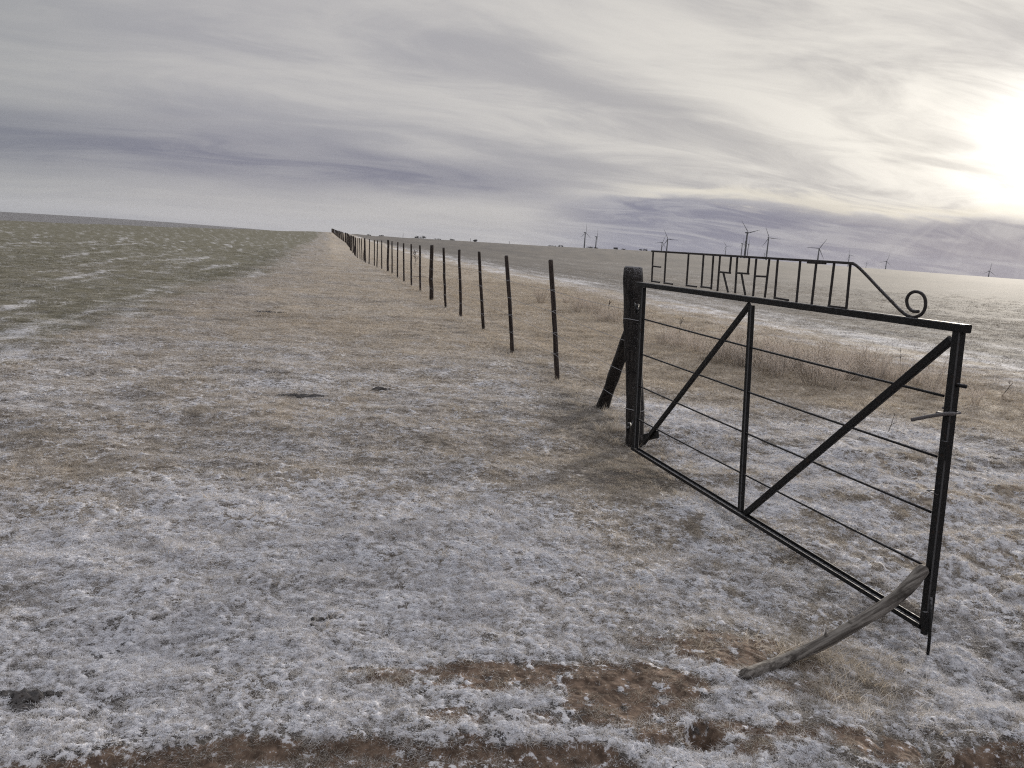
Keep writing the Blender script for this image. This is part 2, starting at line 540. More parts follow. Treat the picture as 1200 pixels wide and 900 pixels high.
def steel_material(name, base=(0.007, 0.007, 0.008), rough=0.45):
    m, t, b = mat(name, rough, base, 0.0, 0.28)
    o = t.node('ShaderNodeTexCoord').outputs['Object']
    n = t.noise(o, 38, 5, 0.65)
    n2_ = t.noise(o, 240, 3, 0.7)
    c = t.mix(t.step(n, 0.56, 0.70), base, (0.028, 0.018, 0.014) if base[0] < .1 else base)
    c = t.mix(t.m('MULTIPLY', t.step(n2_, 0.60, 0.74), 0.5), c, (0.10, 0.10, 0.11) if base[0] < .1 else (.5, .5, .52))
    nz = t.sep(t.node('ShaderNodeNewGeometry').outputs['Normal'])[2]
    c = t.mix(t.m('MULTIPLY', t.m('MULTIPLY', t.step(nz, 0.45, 0.9), t.step(t.noise(o, 90, 4, 0.7), 0.38, 0.62)), 0.6), c, (0.42, 0.42, 0.46))
    t.L.new(c, b.inputs['Base Color'])
    t.L.new(t.step(n, 0.3, 0.7, rough - 0.08, rough + 0.3), b.inputs['Roughness'])
    return m


M_ground = ground_material()
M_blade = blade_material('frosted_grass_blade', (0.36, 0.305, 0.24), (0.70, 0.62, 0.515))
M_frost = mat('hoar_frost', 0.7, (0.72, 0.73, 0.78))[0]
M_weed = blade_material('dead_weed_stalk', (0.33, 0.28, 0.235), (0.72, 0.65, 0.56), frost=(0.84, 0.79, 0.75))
M_post = wood_material('weathered_post_wood', (0.022, 0.017, 0.016), (0.068, 0.052, 0.046), 0.2)
M_gpost = wood_material('old_gatepost_wood', (0.014, 0.012, 0.012), (0.046, 0.041, 0.039), 0.45, 45)
M_branch = wood_material('bleached_branch_wood', (0.085, 0.075, 0.068), (0.27, 0.25, 0.232), 0.0, 75, tuple(Vector((.80, .35, .28)).normalized()))
M_steel = steel_material('black_painted_steel')
M_letter = steel_material('rust_grey_rod', (0.040, 0.036, 0.036), 0.7)
M_edge = steel_material('steel_edge_highlight', (0.085, 0.085, 0.09), 0.5)
M_wire = steel_material('frosted_wire', (0.30, 0.30, 0.32), 0.5)
M_latch = steel_material('worn_latch_steel', (0.13, 0.12, 0.125), 0.45)
M_dung = wood_material('dark_dung', (0.016, 0.013, 0.011), (0.055, 0.045, 0.038), 0.12, 20)
M_soil = wood_material('red_soil', (0.06, 0.035, 0.028), (0.12, 0.075, 0.06), 0.1, 20)
M_turb = mat('turbine_coating', 0.95, (0.05, 0.05, 0.055), spec=0.03)[0]
M_bush = mat('far_bush_leaf', 0.9, (0.085, 0.083, 0.082))[0]
M_twig = mat('bare_twig', 0.85, (0.075, 0.058, 0.05))[0]


# ------------------------------------------------------------------ object helpers
def link_mesh(name, me, m=None, parent=None):
    if m is not None and not me.materials:
        me.materials.append(m)
    o = bpy.data.objects.new(name, me)
    C.objects.link(o)
    if parent is not None:
        o.parent = parent
    return o


def mesh_from(name, V, Fc, smooth=False):
    me = bpy.data.meshes.new(name)
    me.from_pydata([tuple(map(float, v)) for v in V], [], [tuple(f) for f in Fc])
    me.validate()
    if smooth:
        me.polygons.foreach_set('use_smooth', [True] * len(me.polygons))
    me.update()
    return me


def thing(name, label, cat, loc=(0, 0, 0), group=None):
    o = bpy.data.objects.new(name, None)
    o.empty_display_size = 0.3
    C.objects.link(o)
    o.location = loc
    o['label'] = label
    o['category'] = cat
    if group:
        o['group'] = group
    return o


def tag(o, label, cat, group=None, kind=None):
    o['label'] = label
    o['category'] = cat
    if group:
        o['group'] = group
    if kind:
        o['kind'] = kind
    return o


def copy_tree(o, parent=None):
    c = o.copy()
    C.objects.link(c)
    c.parent = parent
    for ch in list(o.children):
        copy_tree(ch, c)
    return c


def tube(pts, rads, n=10, cap=True, jitter=0.0, seed=0):
    """swept round section along points"""
    R_ = random.Random(seed)
    pts = [Vector(p) for p in pts]
    if not hasattr(rads, '__len__'):
        rads = [rads] * len(pts)
    V, Fc = [], []
    prev = None
    for i, p in enumerate(pts):
        a = pts[max(i - 1, 0)]
        b = pts[min(i + 1, len(pts) - 1)]
        d = (b - a).normalized()
        if prev is None:
            s = d.cross(Vector((0, 0, 1)))
            if s.length < 0.05:
                s = Vector((1, 0, 0))
            s.normalize()
        else:
            s = (prev - d * prev.dot(d)).normalized()
        prev = s
        q = d.cross(s)
        for k in range(n):
            an = 2 * PI * k / n
            rr = rads[i] * (1 + jitter * (R_.random() - 0.5) * 2)
            V.append(p + (s * math.cos(an) + q * math.sin(an)) * rr)
    for i in range(len(pts) - 1):
        for k in range(n):
            a, b = i * n + k, i * n + (k + 1) % n
            Fc.append((a, b, b + n, a + n))
    if cap:
        Fc.append(tuple(range(n - 1, -1, -1)))
        Fc.append(tuple((len(pts) - 1) * n + k for k in range(n)))
    return V, Fc


def merge(parts):
    V, Fc = [], []
    for v, f in parts:
        o = len(V)
        V += list(v)
        Fc += [tuple(i + o for i in q) for q in f]
    return V, Fc


def smooth_path(P, sub=5):
    P = [Vector(p) for p in P]
    out = []
    for i in range(len(P) - 1):
        p0, p1, p2, p3 = P[max(i - 1, 0)], P[i], P[i + 1], P[min(i + 2, len(P) - 1)]
        for k in range(sub):
            t = k / sub
            out.append(0.5 * ((2 * p1) + (p2 - p0) * t + (2 * p0 - 5 * p1 + 4 * p2 - p3) * t * t + (3 * p1 - p0 - 3 * p2 + p3) * t ** 3))
    out.append(P[-1])
    return out


# ------------------------------------------------------------------ ground sheet
def build_ground():
    rr = [0.0, 0.35, 0.7, 1.0, 1.25, 1.45]
    while rr[-1] < 1400:
        rr.append(rr[-1] + float(spacing(np.array(rr[-1]))))
        if rr[-1] > 300:
            rr[-1] += 3
    rr += [1550, 1800, 2100, 2400, 2700, 2950, 3200, 3500, 4200, 6000, 8500, 11000]
    rr = np.array(rr)
    fine = np.radians(np.arange(-46, 46.01, 0.125))
    coarse = np.radians(np.concatenate([np.linspace(47, 60, 12), np.linspace(64, 296, 56), np.linspace(300, 313, 12)]))
    A = np.concatenate([fine, coarse])
    na = len(A)
    Rg, Ag = np.meshgrid(rr[1:], A, indexing='ij')
    x = (Rg * np.sin(Ag)).ravel()
    y = (Rg * np.cos(Ag)).ravel()
    r = Rg.ravel()
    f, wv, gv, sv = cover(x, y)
    far = r > 1450
    sp = np.clip(spacing(r), 0.0065, None)
    z = macro(x, y)
    z = z + np.where(far, 0, relief(x, y, sp, sv)) * ss(1500 - r, 0, 800)
    hf = (.9 * gn(x / .055, y / .055 * 1.25, 45) * np.clip(.055 / (2.2 * sp) - .5, 0, 1) + .4 * gn(x / .11, y / .11 * 1.25, 44) * np.clip(.11 / (2.2 * sp) - .5, 0, 1)
          + 1.1 * gn(x / .026, y / .026 * 1.25, 46) * np.clip(.026 / (2.2 * sp) - .5, 0, 1))
    rfg = ss(x - 0.32 * y, 0.3, 1.2) * ss(9 - y, 0, 3)
    f = np.clip(f + (0.46 + .30 * rfg) * hf * (0.3 + f) - .05 * (sp < .04), 0, 1)
    f[far] = 0.42
    wv[far] = 0.0
    gv[far] = 0.0
    V = np.empty((1 + len(x), 3), np.float32)
    V[0] = (0, 0, z[:na].mean())
    V[1:, 0], V[1:, 1], V[1:, 2] = x, y, z
    nr = len(rr) - 1
    i = np.arange(nr - 1)[:, None]
    j = np.arange(na)[None, :]
    jn = (j + 1) % na
    q = np.stack([1 + i * na + j, 1 + (i + 1) * na + j, 1 + (i + 1) * na + jn, 1 + i * na + jn], -1)
    q = q.reshape(-1, 4)[:, ::-1]
    tri = np.stack([np.zeros(na, int), 1 + (np.arange(na) + 1) % na, 1 + np.arange(na)], -1)[:, ::-1]
    me = bpy.data.meshes.new('ground')
    me.vertices.add(len(V))
    me.vertices.foreach_set('co', V.ravel())
    loops = np.concatenate([q.ravel(), tri.ravel()]).astype(np.int32)
    starts = np.concatenate([np.arange(len(q)) * 4, len(q) * 4 + np.arange(len(tri)) * 3]).astype(np.int32)
    me.loops.add(len(loops))
    me.loops.foreach_set('vertex_index', loops)
    me.polygons.add(len(starts))
    me.polygons.foreach_set('loop_start', starts)
    me.update(calc_edges=True)
    me.polygons.foreach_set('use_smooth', np.ones(len(starts), bool))
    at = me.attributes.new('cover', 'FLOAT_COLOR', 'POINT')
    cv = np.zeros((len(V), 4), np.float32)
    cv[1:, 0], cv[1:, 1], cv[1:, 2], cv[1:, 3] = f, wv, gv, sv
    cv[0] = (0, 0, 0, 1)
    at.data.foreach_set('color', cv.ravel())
    if me.polygons[1000].normal.z < 0:
        me.flip_normals()
    o = link_mesh('ground', me, M_ground)
    o['kind'] = 'structure'
    return o


build_ground()


# ------------------------------------------------------------------ scattered grass
def tuft_mesh(name, n, rad, hmin, hmax, width, lean, seed, seg=2, flat=0.5):
    R_ = random.Random(seed)
    V, Fc, bl = [], [], []
    for k in range(n):
        a = R_.random() * 2 * PI
        d = rad * math.sqrt(R_.random())
        bx, by = d * math.cos(a), d * math.sin(a)
        h = R_.uniform(hmin, hmax)
        la = a + R_.uniform(-1.6, 1.6)
        ln = h * lean * R_.uniform(0.4, 1.6)
        wa = R_.random() * PI
        wx, wy = math.cos(wa) * width, math.sin(wa) * width
        rv = R_.random()
        o = len(V)
        for s in range(seg + 1):
            t = s / seg
            px = bx + math.cos(la) * ln * t ** 1.6
            py = by + math.sin(la) * ln * t ** 1.6
            pz = h * (t - flat * t * t) - 0.004
            wd = (1 - t) * 0.85 + 0.15
            if s < seg:
                V += [(px - wx * wd, py - wy * wd, pz), (px + wx * wd, py + wy * wd, pz)]
                bl += [(rv, t, 0), (rv, t, 0)]
            else:
                V.append((px, py, pz))
                bl.append((rv, 1, 0))
        for s in range(seg - 1):
            b = o + s * 2
            Fc.append((b, b + 1, b + 3, b + 2))
        b = o + (seg - 1) * 2
        Fc.append((b, b + 1, b + 2))
    me = bpy.data.meshes.new(name)
    me.from_pydata(V, [], Fc)
    at = me.attributes.new('blade', 'FLOAT_VECTOR', 'POINT')
    at.data.foreach_set('vector', np.array(bl, np.float32).ravel())
    me.update()
    return me


def scatter(name, protos, material, P, rot, scl, idx, attrs, label, cat):
    me = bpy.data.meshes.new(name)
    me.vertices.add(len(P))
    me.vertices.foreach_set('co', np.asarray(P, np.float32).ravel())

    def fv(nm, arr):
        a = me.attributes.new(nm, 'FLOAT_VECTOR', 'POINT')
        a.data.foreach_set('vector', np.asarray(arr, np.float32).ravel())
    fv('rot', rot)
    fv('scl', scl)
    a = me.attributes.new('idx', 'INT', 'POINT')
    a.data.foreach_set('value', np.asarray(idx, np.int32))
    for k, v in attrs.items():
        a = me.attributes.new(k, 'FLOAT', 'POINT')
        a.data.foreach_set('value', np.asarray(v, np.float32))
    me.update()
    ng = bpy.data.node_groups.new(name, 'GeometryNodeTree')
    ng.interface.new_socket('Geometry', in_out='INPUT', socket_type='NodeSocketGeometry')
    ng.interface.new_socket('Geometry', in_out='OUTPUT', socket_type='NodeSocketGeometry')
    N, L = ng.nodes, ng.links
    gi, go = N.new('NodeGroupInput'), N.new('NodeGroupOutput')
    iop = N.new('GeometryNodeInstanceOnPoints')
    join = N.new('GeometryNodeJoinGeometry')
    for pm in reversed(protos):
        pm.materials.append(material)
        po = bpy.data.objects.new(pm.name, pm)
        oi = N.new('GeometryNodeObjectInfo')
        oi.inputs['Object'].default_value = po
        oi.inputs['As Instance'].default_value = True
        L.new(oi.outputs['Geometry'], join.inputs[0])

    def named(nm, ty):
        n = N.new('GeometryNodeInputNamedAttribute')
        n.data_type = ty
        n.inputs['Name'].default_value = nm
        return n.outputs[0]
    L.new(gi.outputs[0], iop.inputs['Points'])
    L.new(join.outputs[0], iop.inputs['Instance'])
    iop.inputs['Pick Instance'].default_value = True
    L.new(named('idx', 'INT'), iop.inputs['Instance Index'])
    e2r = N.new('FunctionNodeEulerToRotation')
    L.new(named('rot', 'FLOAT_VECTOR'), e2r.inputs[0])
    L.new(e2r.outputs[0], iop.inputs['Rotation'])
    L.new(named('scl', 'FLOAT_VECTOR'), iop.inputs['Scale'])
    L.new(iop.outputs[0], go.inputs[0])
    o = bpy.data.objects.new(name, me)
    C.objects.link(o)
    md = o.modifiers.new('scatter', 'NODES')
    md.node_group = ng
    tag(o, label, cat, kind='stuff')
    return o


def wedge(n, r0_, r1_, half=43.0, power=1.0):
    a = np.radians(rg.uniform(-half, half, n))
    r = np.sqrt(rg.uniform(r0_ ** 2, r1_ ** 2, n)) if power == 1 else r0_ + (r1_ - r0_) * rg.random(n) ** power
    return r * np.sin(a), r * np.cos(a)


def frosted_turf():
    pr = [tuft_mesh('turf_tuft', 30, 0.038, 0.008, 0.028, 0.0016, 1.5, 100 + i, 2, 0.55) for i in range(5)]
    X, Y, S, H = [], [], [], []
    for n, a, b, s, h in ((85000, 1.7, 4.2, 0.72, 0.58), (95000, 4.0, 8.0, 1.05, 0.80), (70000, 7.8, 16, 2.0, 1.1), (60000, 15.5, 34, 3.8, 1.4), (40000, 33, 75, 7.5, 1.5)):
        x, y = wedge(n, a, b)
        X.append(x)
        Y.append(y)
        S.append(np.full(n, s))
        H.append(np.full(n, h))
    x, y, s, h = map(np.concatenate, (X, Y, S, H))
    f, wv, gv, sv = cover(x, y)
    clump = fb(x, y, 0.35, 3, 77)
    sv = np.maximum(sv, (np.hypot(x - HOLE[0], y - HOLE[1]) < .08) * 1.3)
    keep = rg.random(len(x)) < (1 - 0.85 * sv) * (1 - 0.20 * f) * ss(82 - np.hypot(x, y), 5, 45) * (0.75 + 0.5 * clump) * np.clip(.66 + .95 * hfn(x, y) * ss(13 - np.hypot(x, y), 0, 7), .03, 1)
    v = fx(y) - x
    fieldr = (v < -8.3) | (v > 7)
    keep &= ~(fieldr & (rg.random(len(x)) < 0.45))
    x, y, s, h, f, wv, gv, clump = [q[keep] for q in (x, y, s, h, f, wv, gv, clump)]
    v = fx(y) - x
    tall = 1 + 0.7 * ss(-v, 0.3, 1.2) * ss(8.5 + v, 0, 1) * ss(y, 6, 9) + 0.35 * clump
    n = len(x)
    z = gz(x, y)
    rot = np.stack([rg.normal(0, .12, n), rg.normal(0, .12, n), rg.uniform(0, 2 * PI, n)], 1)
    k = s * rg.uniform(0.75, 1.25, n)
    scl = np.stack([k, k, h * tall * rg.uniform(0.7, 1.35, n)], 1)
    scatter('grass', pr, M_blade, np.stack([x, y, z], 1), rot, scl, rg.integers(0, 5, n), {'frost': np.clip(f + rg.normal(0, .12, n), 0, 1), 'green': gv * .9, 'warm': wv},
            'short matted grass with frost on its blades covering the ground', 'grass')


def crumb_mesh(name, seed):
    R2 = random.Random(seed)
    V, Fc = [], []
    bm = bmesh.new()
    bmesh.ops.create_icosphere(bm, subdivisions=1, radius=1.0)
    bv = [v.co.copy() for v in bm.verts]
    bf = [[v.index for v in f.verts] for f in bm.faces]
    bm.free()
    for i in range(7):
        a, d = R2.random() * 2 * PI, .016 * math.sqrt(R2.random())
        c = Vector((math.cos(a) * d, math.sin(a) * d, R2.uniform(0, .004)))
        rx, ry, rz2 = R2.uniform(.0025, .008), R2.uniform(.0025, .006), R2.uniform(.002, .0055)
        rot = Matrix.Rotation(R2.random() * 6, 3, 'Z')
        o_ = len(V)
        for v in bv:
            q = 1 + R2.uniform(-.35, .35)
            V.append(tuple(c + rot @ Vector((v.x * rx * q, v.y * ry * q, v.z * rz2 * q))))
        Fc += [tuple(k + o_ for k in f) for f in bf]
    for i in range(9):
        a, d = R2.random() * 2 * PI, .016 * math.sqrt(R2.random())
        c = Vector((math.cos(a) * d, math.sin(a) * d, .002))
        e = Vector((R2.gauss(0, 1), R2.gauss(0, 1), R2.uniform(.3, 1.6))).normalized() * R2.uniform(.006, .018)
        s_ = e.cross(Vector((0, 0, 1))).normalized() * .0016
        o_ = len(V)
        V += [tuple(c - s_), tuple(c + s_), tuple(c + e)]
        Fc.append((o_, o_ + 1, o_ + 2))
    me = bpy.data.meshes.new(name)
    me.from_pydata(V, [], Fc)
    at = me.attributes.new('blade', 'FLOAT_VECTOR', 'POINT')
    at.data.foreach_set('vector', np.tile(np.array([.9, 1, 0], np.float32), len(V)))
    me.update()
    return me


def frost_crumbs():
    pr = [crumb_mesh('frost_crumb', 700 + i) for i in range(6)]
    X, Y, S = [], [], []
    for n, a, b, s in ((190000, 1.7, 3.8, 0.34), (170000, 3.7, 7.0, 0.56), (60000, 6.8, 12.0, 1.1)):
        x, y = wedge(n, a, b)
        X.append(x)
        Y.append(y)
        S.append(np.full(n, s))
    x, y, s = map(np.concatenate, (X, Y, S))
    f, wv, gv, sv = cover(x, y)
    cl_ = .85 * hfn(x, y) + .35 * fb(x, y, .3, 3, 89)
    hole_ = np.hypot(x - HOLE[0], y - HOLE[1]) < .075
    keep = rg.random(len(x)) < np.clip((f - .38) * 1.7, 0, .9) * np.clip(.55 + .9 * cl_, .03, 1) * (1 - ss(np.hypot(x, y), 6, 12) * .8) + .10 * (sv > .4) * (sv < .75)
    keep &= ~hole_
    keep0 = keep
    x, y, s, f = x[keep], y[keep], s[keep], f[keep]
    n = len(x)
    rot = np.stack([rg.normal(0, .2, n), rg.normal(0, .2, n), rg.uniform(0, 2 * PI, n)], 1)
    k = s * rg.uniform(.5, 1.3, n) * np.where(sv[keep0] > .35, .5, 1)
    scatter('frost', pr, M_frost, np.stack([x, y, gz(x, y) + .002], 1), rot, np.stack([k, k, np.minimum(k, 1.6)], 1), rg.integers(0, 6, n), {'frost': np.ones(n)},
            'crumbs of white hoar frost and thin snow lying over the short grass', 'frost')


def long_grass():
    pr = [tuft_mesh('long_tuft', 40, 0.05, 0.05, 0.15, 0.0014, 0.8, 200 + i, 3, 0.40) for i in range(4)]
    X, Y, H = [], [], []
    # tufts along the fence foot and at the posts
    yy = rg.uniform(6.2, 40, 420)
    X.append(fx(yy) + rg.normal(0, .16, 420))
    Y.append(yy)
    H.append(rg.uniform(.35, .9, 420))
    # straw strip on the right
    n = 3600
    yy = rg.uniform(7.5, 34, n)
    dd = rg.uniform(0.8, 7.6, n)
    X.append(fx(yy) + dd)
    Y.append(yy)
    H.append(rg.uniform(.3, .85, n) * (0.55 + 0.6 * ss(fb(fx(yy) + dd, yy, 1.3, 3, 91), -.3, .5)))
    # a few round the gate
    for (px_, py_, m_, sp_, hh) in ((725, 505, 26, .16, .9), (760, 535, 14, .14, .7), (800, 580, 14, .22, .6), (990, 790, 40, .16, .55), (1010, 830, 34, .16, .5), (1040, 540, 12, .22, .6),
                                    (1100, 520, 12, .25, .6), (820, 520, 12, .2, .55), (960, 560, 12, .2, .6), (950, 780, 20, .1, .5)):
        q = hit(px_, py_)
        X.append(rg.normal(q[0], sp_, m_))
        Y.append(rg.normal(q[1], sp_ * .8, m_))
        H.append(rg.uniform(.5, 1.2, m_) * hh)
    # thin scatter over the path
    x, y = wedge(900, 3.0, 16)
    X.append(x)
    Y.append(y)
    H.append(rg.uniform(.25, .55, 900))
    x, y, h = map(np.concatenate, (X, Y, H))
    f, wv, gv, sv = cover(x, y)
    keep = gv < 0.4
    x, y, h, f, wv, gv = [q[keep] for q in (x, y, h, f, wv, gv)]
    n = len(x)
    z = gz(x, y)
    rot = np.stack([rg.normal(0, .2, n), rg.normal(0, .2, n), rg.uniform(0, 2 * PI, n)], 1)
    k = rg.uniform(.7, 1.4, n) * np.clip(np.hypot(x, y) / 9, 0.8, 2.0)
    scl = np.stack([k, k, h], 1)
    scatter('straw_grass', pr, M_blade, np.stack([x, y, z], 1), rot, scl, rg.integers(0, 4, n), {'frost': np.clip(f * .55 + .05, 0, 1), 'green': gv * 0, 'warm': np.clip(wv + .3, 0, 1)},
            'longer dry straw coloured grass tufts along the fence and verge', 'grass')


def weed_mesh(name, seed, n=26):
    R_ = random.Random(seed)
    V, Fc, bl = [], [], []

    def stick(a, b, w0, w1, rv, t0, t1):
        a, b = Vector(a), Vector(b)
        d = (b - a).normalized()
        s = d.cross(Vector((R_.random() - .5, R_.random() - .5, .2))).normalized()
        q = d.cross(s)
        o = len(V)
        for p, w_, t in ((a, w0, t0), (b, w1, t1)):
            for k in range(3):
                an = 2 * PI * k / 3
                V.append(tuple(p + (s * math.cos(an) + q * math.sin(an)) * w_))
                bl.append((rv, t, 0))
        for k in range(3):
            Fc.append((o + k, o + (k + 1) % 3, o + 3 + (k + 1) % 3, o + 3 + k))
    for i in range(n):
        a = R_.random() * 2 * PI
        bx = Vector((math.cos(a), math.sin(a), 0)) * R_.random() * 0.10
        h = R_.uniform(0.18, 0.48)
        tip = bx + Vector((math.cos(a), math.sin(a), 0)) * h * R_.uniform(0.05, 0.55) + Vector((R_.gauss(0, .03), R_.gauss(0, .03), h))
        rv = R_.random()
        mid_ = bx.lerp(tip, .55) + Vector((R_.gauss(0, .012), R_.gauss(0, .012), .01))
        stick(bx, mid_, .0028, .0022, rv, 0, .55)
        stick(mid_, tip, .0022, .0014, rv, .55, 1)
        for k in range(R_.randint(4, 8)):
            t = R_.uniform(.35, .97)
            p = bx.lerp(mid_, t / .55) if t < .55 else mid_.lerp(tip, (t - .55) / .45)
            d = Vector((R_.gauss(0, 1), R_.gauss(0, 1), R_.uniform(.5, 1.8))).normalized() * R_.uniform(.03, .10)
            stick(p, p + d, .0016, .0010, R_.random(), t, 1)
            if R_.random() < .5:
                stick(p + d, p + d * 1.15, .0035, .003, 1.0, 1, 1)
    me = bpy.data.meshes.new(name)
    me.from_pydata(V, [], Fc)
    at = me.attributes.new('blade', 'FLOAT_VECTOR', 'POINT')
    at.data.foreach_set('vector', np.array(bl, np.float32).ravel())
    me.update()
    return me


def weeds():
    pr = [weed_mesh('weed_clump', 300 + i) for i in range(5)]
    X, Y, H = [], [], []
    # (photo place of the foot of the growth, how many, spread along, spread across, height)
    for (px_, py_, m_, sa_, sc_, hh) in ((672, 358, 12, .9, .35, 1.15), (700, 366, 30, 1.2, .45, 1.0), (730, 376, 26, .9, .4, 1.0), (790, 405, 26, .8, .4, .8), (830, 418, 34, .8, .4, .85),
                                         (880, 428, 46, .7, .4, .95), (930, 436, 50, .7, .4, 1.0), (985, 440, 50, .7, .4, 1.0), (1035, 446, 46, .6, .4, .95), (1080, 444, 8, .6, .35, .6),
                                         (840, 392, 14, 1.0, .5, .6), (620, 345, 8, 1.2, .4, .6), (600, 338, 4, 1.2, .4, .6)):
        q = hit(px_, py_)
        al_ = rg.normal(0, sa_, m_)
        ac = rg.normal(0, sc_, m_)
        X.append(q[0] + ac * .97 - al_ * .243)
        Y.append(q[1] + ac * .243 + al_ * .97)
        H.append(hh * rg.uniform(.3, 1.12, m_))
    x, y, h = map(np.concatenate, (X, Y, H))
    kp = rg.random(len(x)) < .52 + .5 * fb(x, y, .8, 2, 93)
    x, y, h = x[kp], y[kp], h[kp]
    n = len(x)
    z = gz(x, y) - .01
    rot = np.stack([rg.normal(0, .10, n), rg.normal(0, .10, n), rg.uniform(0, 2 * PI, n)], 1)
    scl = np.stack([h * 1.2, h * 1.2, h], 1)
    scatter('dead_weeds', pr, M_weed, np.stack([x, y, z], 1), rot, scl, rg.integers(0, 5, n), {'frost': rg.uniform(.35, .80, n), 'green': np.zeros(n), 'warm': rg.uniform(.5, 1, n)},
            'thicket of dead frosted weeds standing between straw verge and field', 'weeds')


frosted_turf()
frost_crumbs()
long_grass()
weeds()

# ------------------------------------------------------------------ fence
POSTS = [(653, 443, 645, 306, 0), (601, 411, 594, 301, 0), (567, 387, 561, 296, 0), (540, 371.5, 537, 294, 0), (522, 361, 520, 291, 0), (506, 351, 506, 288, 1),
         (492.5, 342, 492, 288, 0), (482, 335.5, 482, 286.5, 0), (473.3, 331, 473, 285.5, 0), (465.8, 326, 466, 284, 0), (459.5, 321, 459.5, 283, 0), (453.5, 318.5, 454.5, 281.5, 1)]


def post_mesh(name, rad, seed, crook=0.0, n=10, rings=9):
    R_ = random.Random(seed)
    pts, rd = [], []
    cxk, cyk = 0.0, 0.0
    for i in range(rings):
        t = i / (rings - 1)
        pts.append((cxk, cyk, -0.25 + 1.25 * t * 1.0))
        cxk += R_.gauss(0, crook)
        cyk += R_.gauss(0, crook)
        rd.append(rad * (1.06 - 0.10 * t + R_.gauss(0, .03)))
    pts[0] = (0, 0, -0.25)
    pts[1] = (0, 0, pts[1][2])
    pts.append((pts[-1][0], pts[-1][1], 1.012))
    rd.append(rad * .80)
    V, Fc = tube(pts, rd, n, True, 0.05, seed)
    # slightly slanted top cut
    sx = R_.gauss(0, .12)
    V = [Vector((v.x, v.y, v.z + (sx * v.x if v.z > .99 else 0))) for v in V]
    return mesh_from(name, V, Fc, True)


fence = thing('wire_fence', 'long wire fence of thin dark posts running away up the slope', 'fence', (0, 0, 0))
thin = [post_mesh('fence_post', 0.031, 400 + i, 0.0035) for i in range(6)]
thick = [post_mesh('fence_post', 0.056, 450 + i, 0.010) for i in range(4)]
for me in thin + thick:
    me.materials.append(M_post)
FP = []          # (base, top, thick)
for bx_, by_, tx_, ty_, tk in POSTS:
    b = hit(bx_, by_)
    v = ray(tx_, ty_)
    t = b[1] / v[1]
    FP.append((Vector(b), Vector((v[0] * t, b[1], EYE + v[2] * t)), tk))
# carry the line on at the same spacing over the rise
yy = FP[-1][0].y
k = 1
while yy < 330:
    yy += 2.24
    xx = float(fx(yy)) + rnd.gauss(0, .04)
    tk = 1 if k % 6 == 0 else 0
    z = float(gz(xx, yy)[0])
    hh = 1.43 + rnd.gauss(0, .02) + (.05 if tk else 0)
    FP.append((Vector((xx, yy, z)), Vector((xx - .05 + rnd.gauss(0, .035), yy + rnd.gauss(0, .03), z + hh)), tk))
    k += 1


def place_axis(o, b, tp, spin):
    """local unit z runs from b to tp"""
    d = tp - b
    q = d.to_track_quat('Z', 'Y')
    o.matrix_world = Matrix.Translation(b) @ q.to_matrix().to_4x4() @ Matrix.Rotation(spin, 4, 'Z') @ Matrix.Diagonal((1, 1, d.length, 1))


tieV, tieF = [], []
_r = 0.036
tv, tf = tube([(_r * math.cos(a), _r * math.sin(a), 0.004 * math.sin(a)) for a in np.linspace(0, 2 * PI, 13)], 0.0028, 5)
tv2, tf2 = tube([(.034, 0, 0), (.05, .004, .006), (.062, .0, -.004)], 0.0024, 5)
tie_me = mesh_from('wire_tie', *merge([(tv, tf), (tv2, tf2)]))
tie_me.materials.append(M_wire)
WH = [0.33, 0.58, 0.84, 1.09]
for i, (b, tp, tk) in enumerate(FP):
    me = rnd.choice(thick if tk else thin)
    o = link_mesh('fence_post', me, None, fence)
    place_axis(o, b, tp, rnd.random() * 6.28)
    if i < 9:
        L_ = (tp - b).length
        for wz in WH:
            tt = bpy.data.objects.new('wire_tie', tie_me)
            C.objects.link(tt)
            tt.parent = o
            k_ = 1.75 if tk else 1.0
            tt.matrix_parent_inverse = Matrix.Identity(4)
            tt.matrix_local = Matrix.Translation((0, 0, wz / 1.43)) @ Matrix.Rotation(rnd.random() * 6, 4, 'Z') @ Matrix.Diagonal((k_, k_, 1 / L_, 1))

# gate post and its brace
gp_b = hit(744, 519)
_v = ray(742.5, 314)
_t = gp_b[1] / _v[1]
gp_t = Vector((_v[0] * _t, gp_b[1] + .02, EYE + _v[2] * _t))
gp_b = Vector(gp_b)
R_ = random.Random(5)
gpost = thing('gate_post', 'thick weathered round wooden post the black gate hangs from', 'post', gp_b)
rings = []
rads = []
for i in range(18):
    t = i / 17
    p = gp_b.lerp(gp_t, t) - gp_b
    if i == 0:
        p.z -= .25
    p.x += 0.006 * math.sin(t * 7) + R_.gauss(0, .0015)
    rings.append(p)
    rads.append(0.078 + 0.005 * math.sin(t * 9 + 1) + (0.006 if t > .86 else 0) + R_.gauss(0, .0012))
rings.append(rings[-1] + Vector((0, 0, .012)))
rads.append(.066)
V, Fc = tube(rings, rads, 20, True, 0.035, 9)
link_mesh('trunk', mesh_from('trunk', V, Fc, True), M_gpost, gpost)
for hz in (1.02, .30):
    p = (gp_t - gp_b) * (hz / 1.42)
    pts = [p + Vector((.089 * math.cos(a), .089 * math.sin(a), .006 * math.sin(2 * a))) for a in np.linspace(0, 2 * PI, 17)]
    V, Fc = tube(pts, .0035, 6)
    link_mesh('wire_binding', mesh_from('wire_binding', V, Fc), M_wire, gpost)

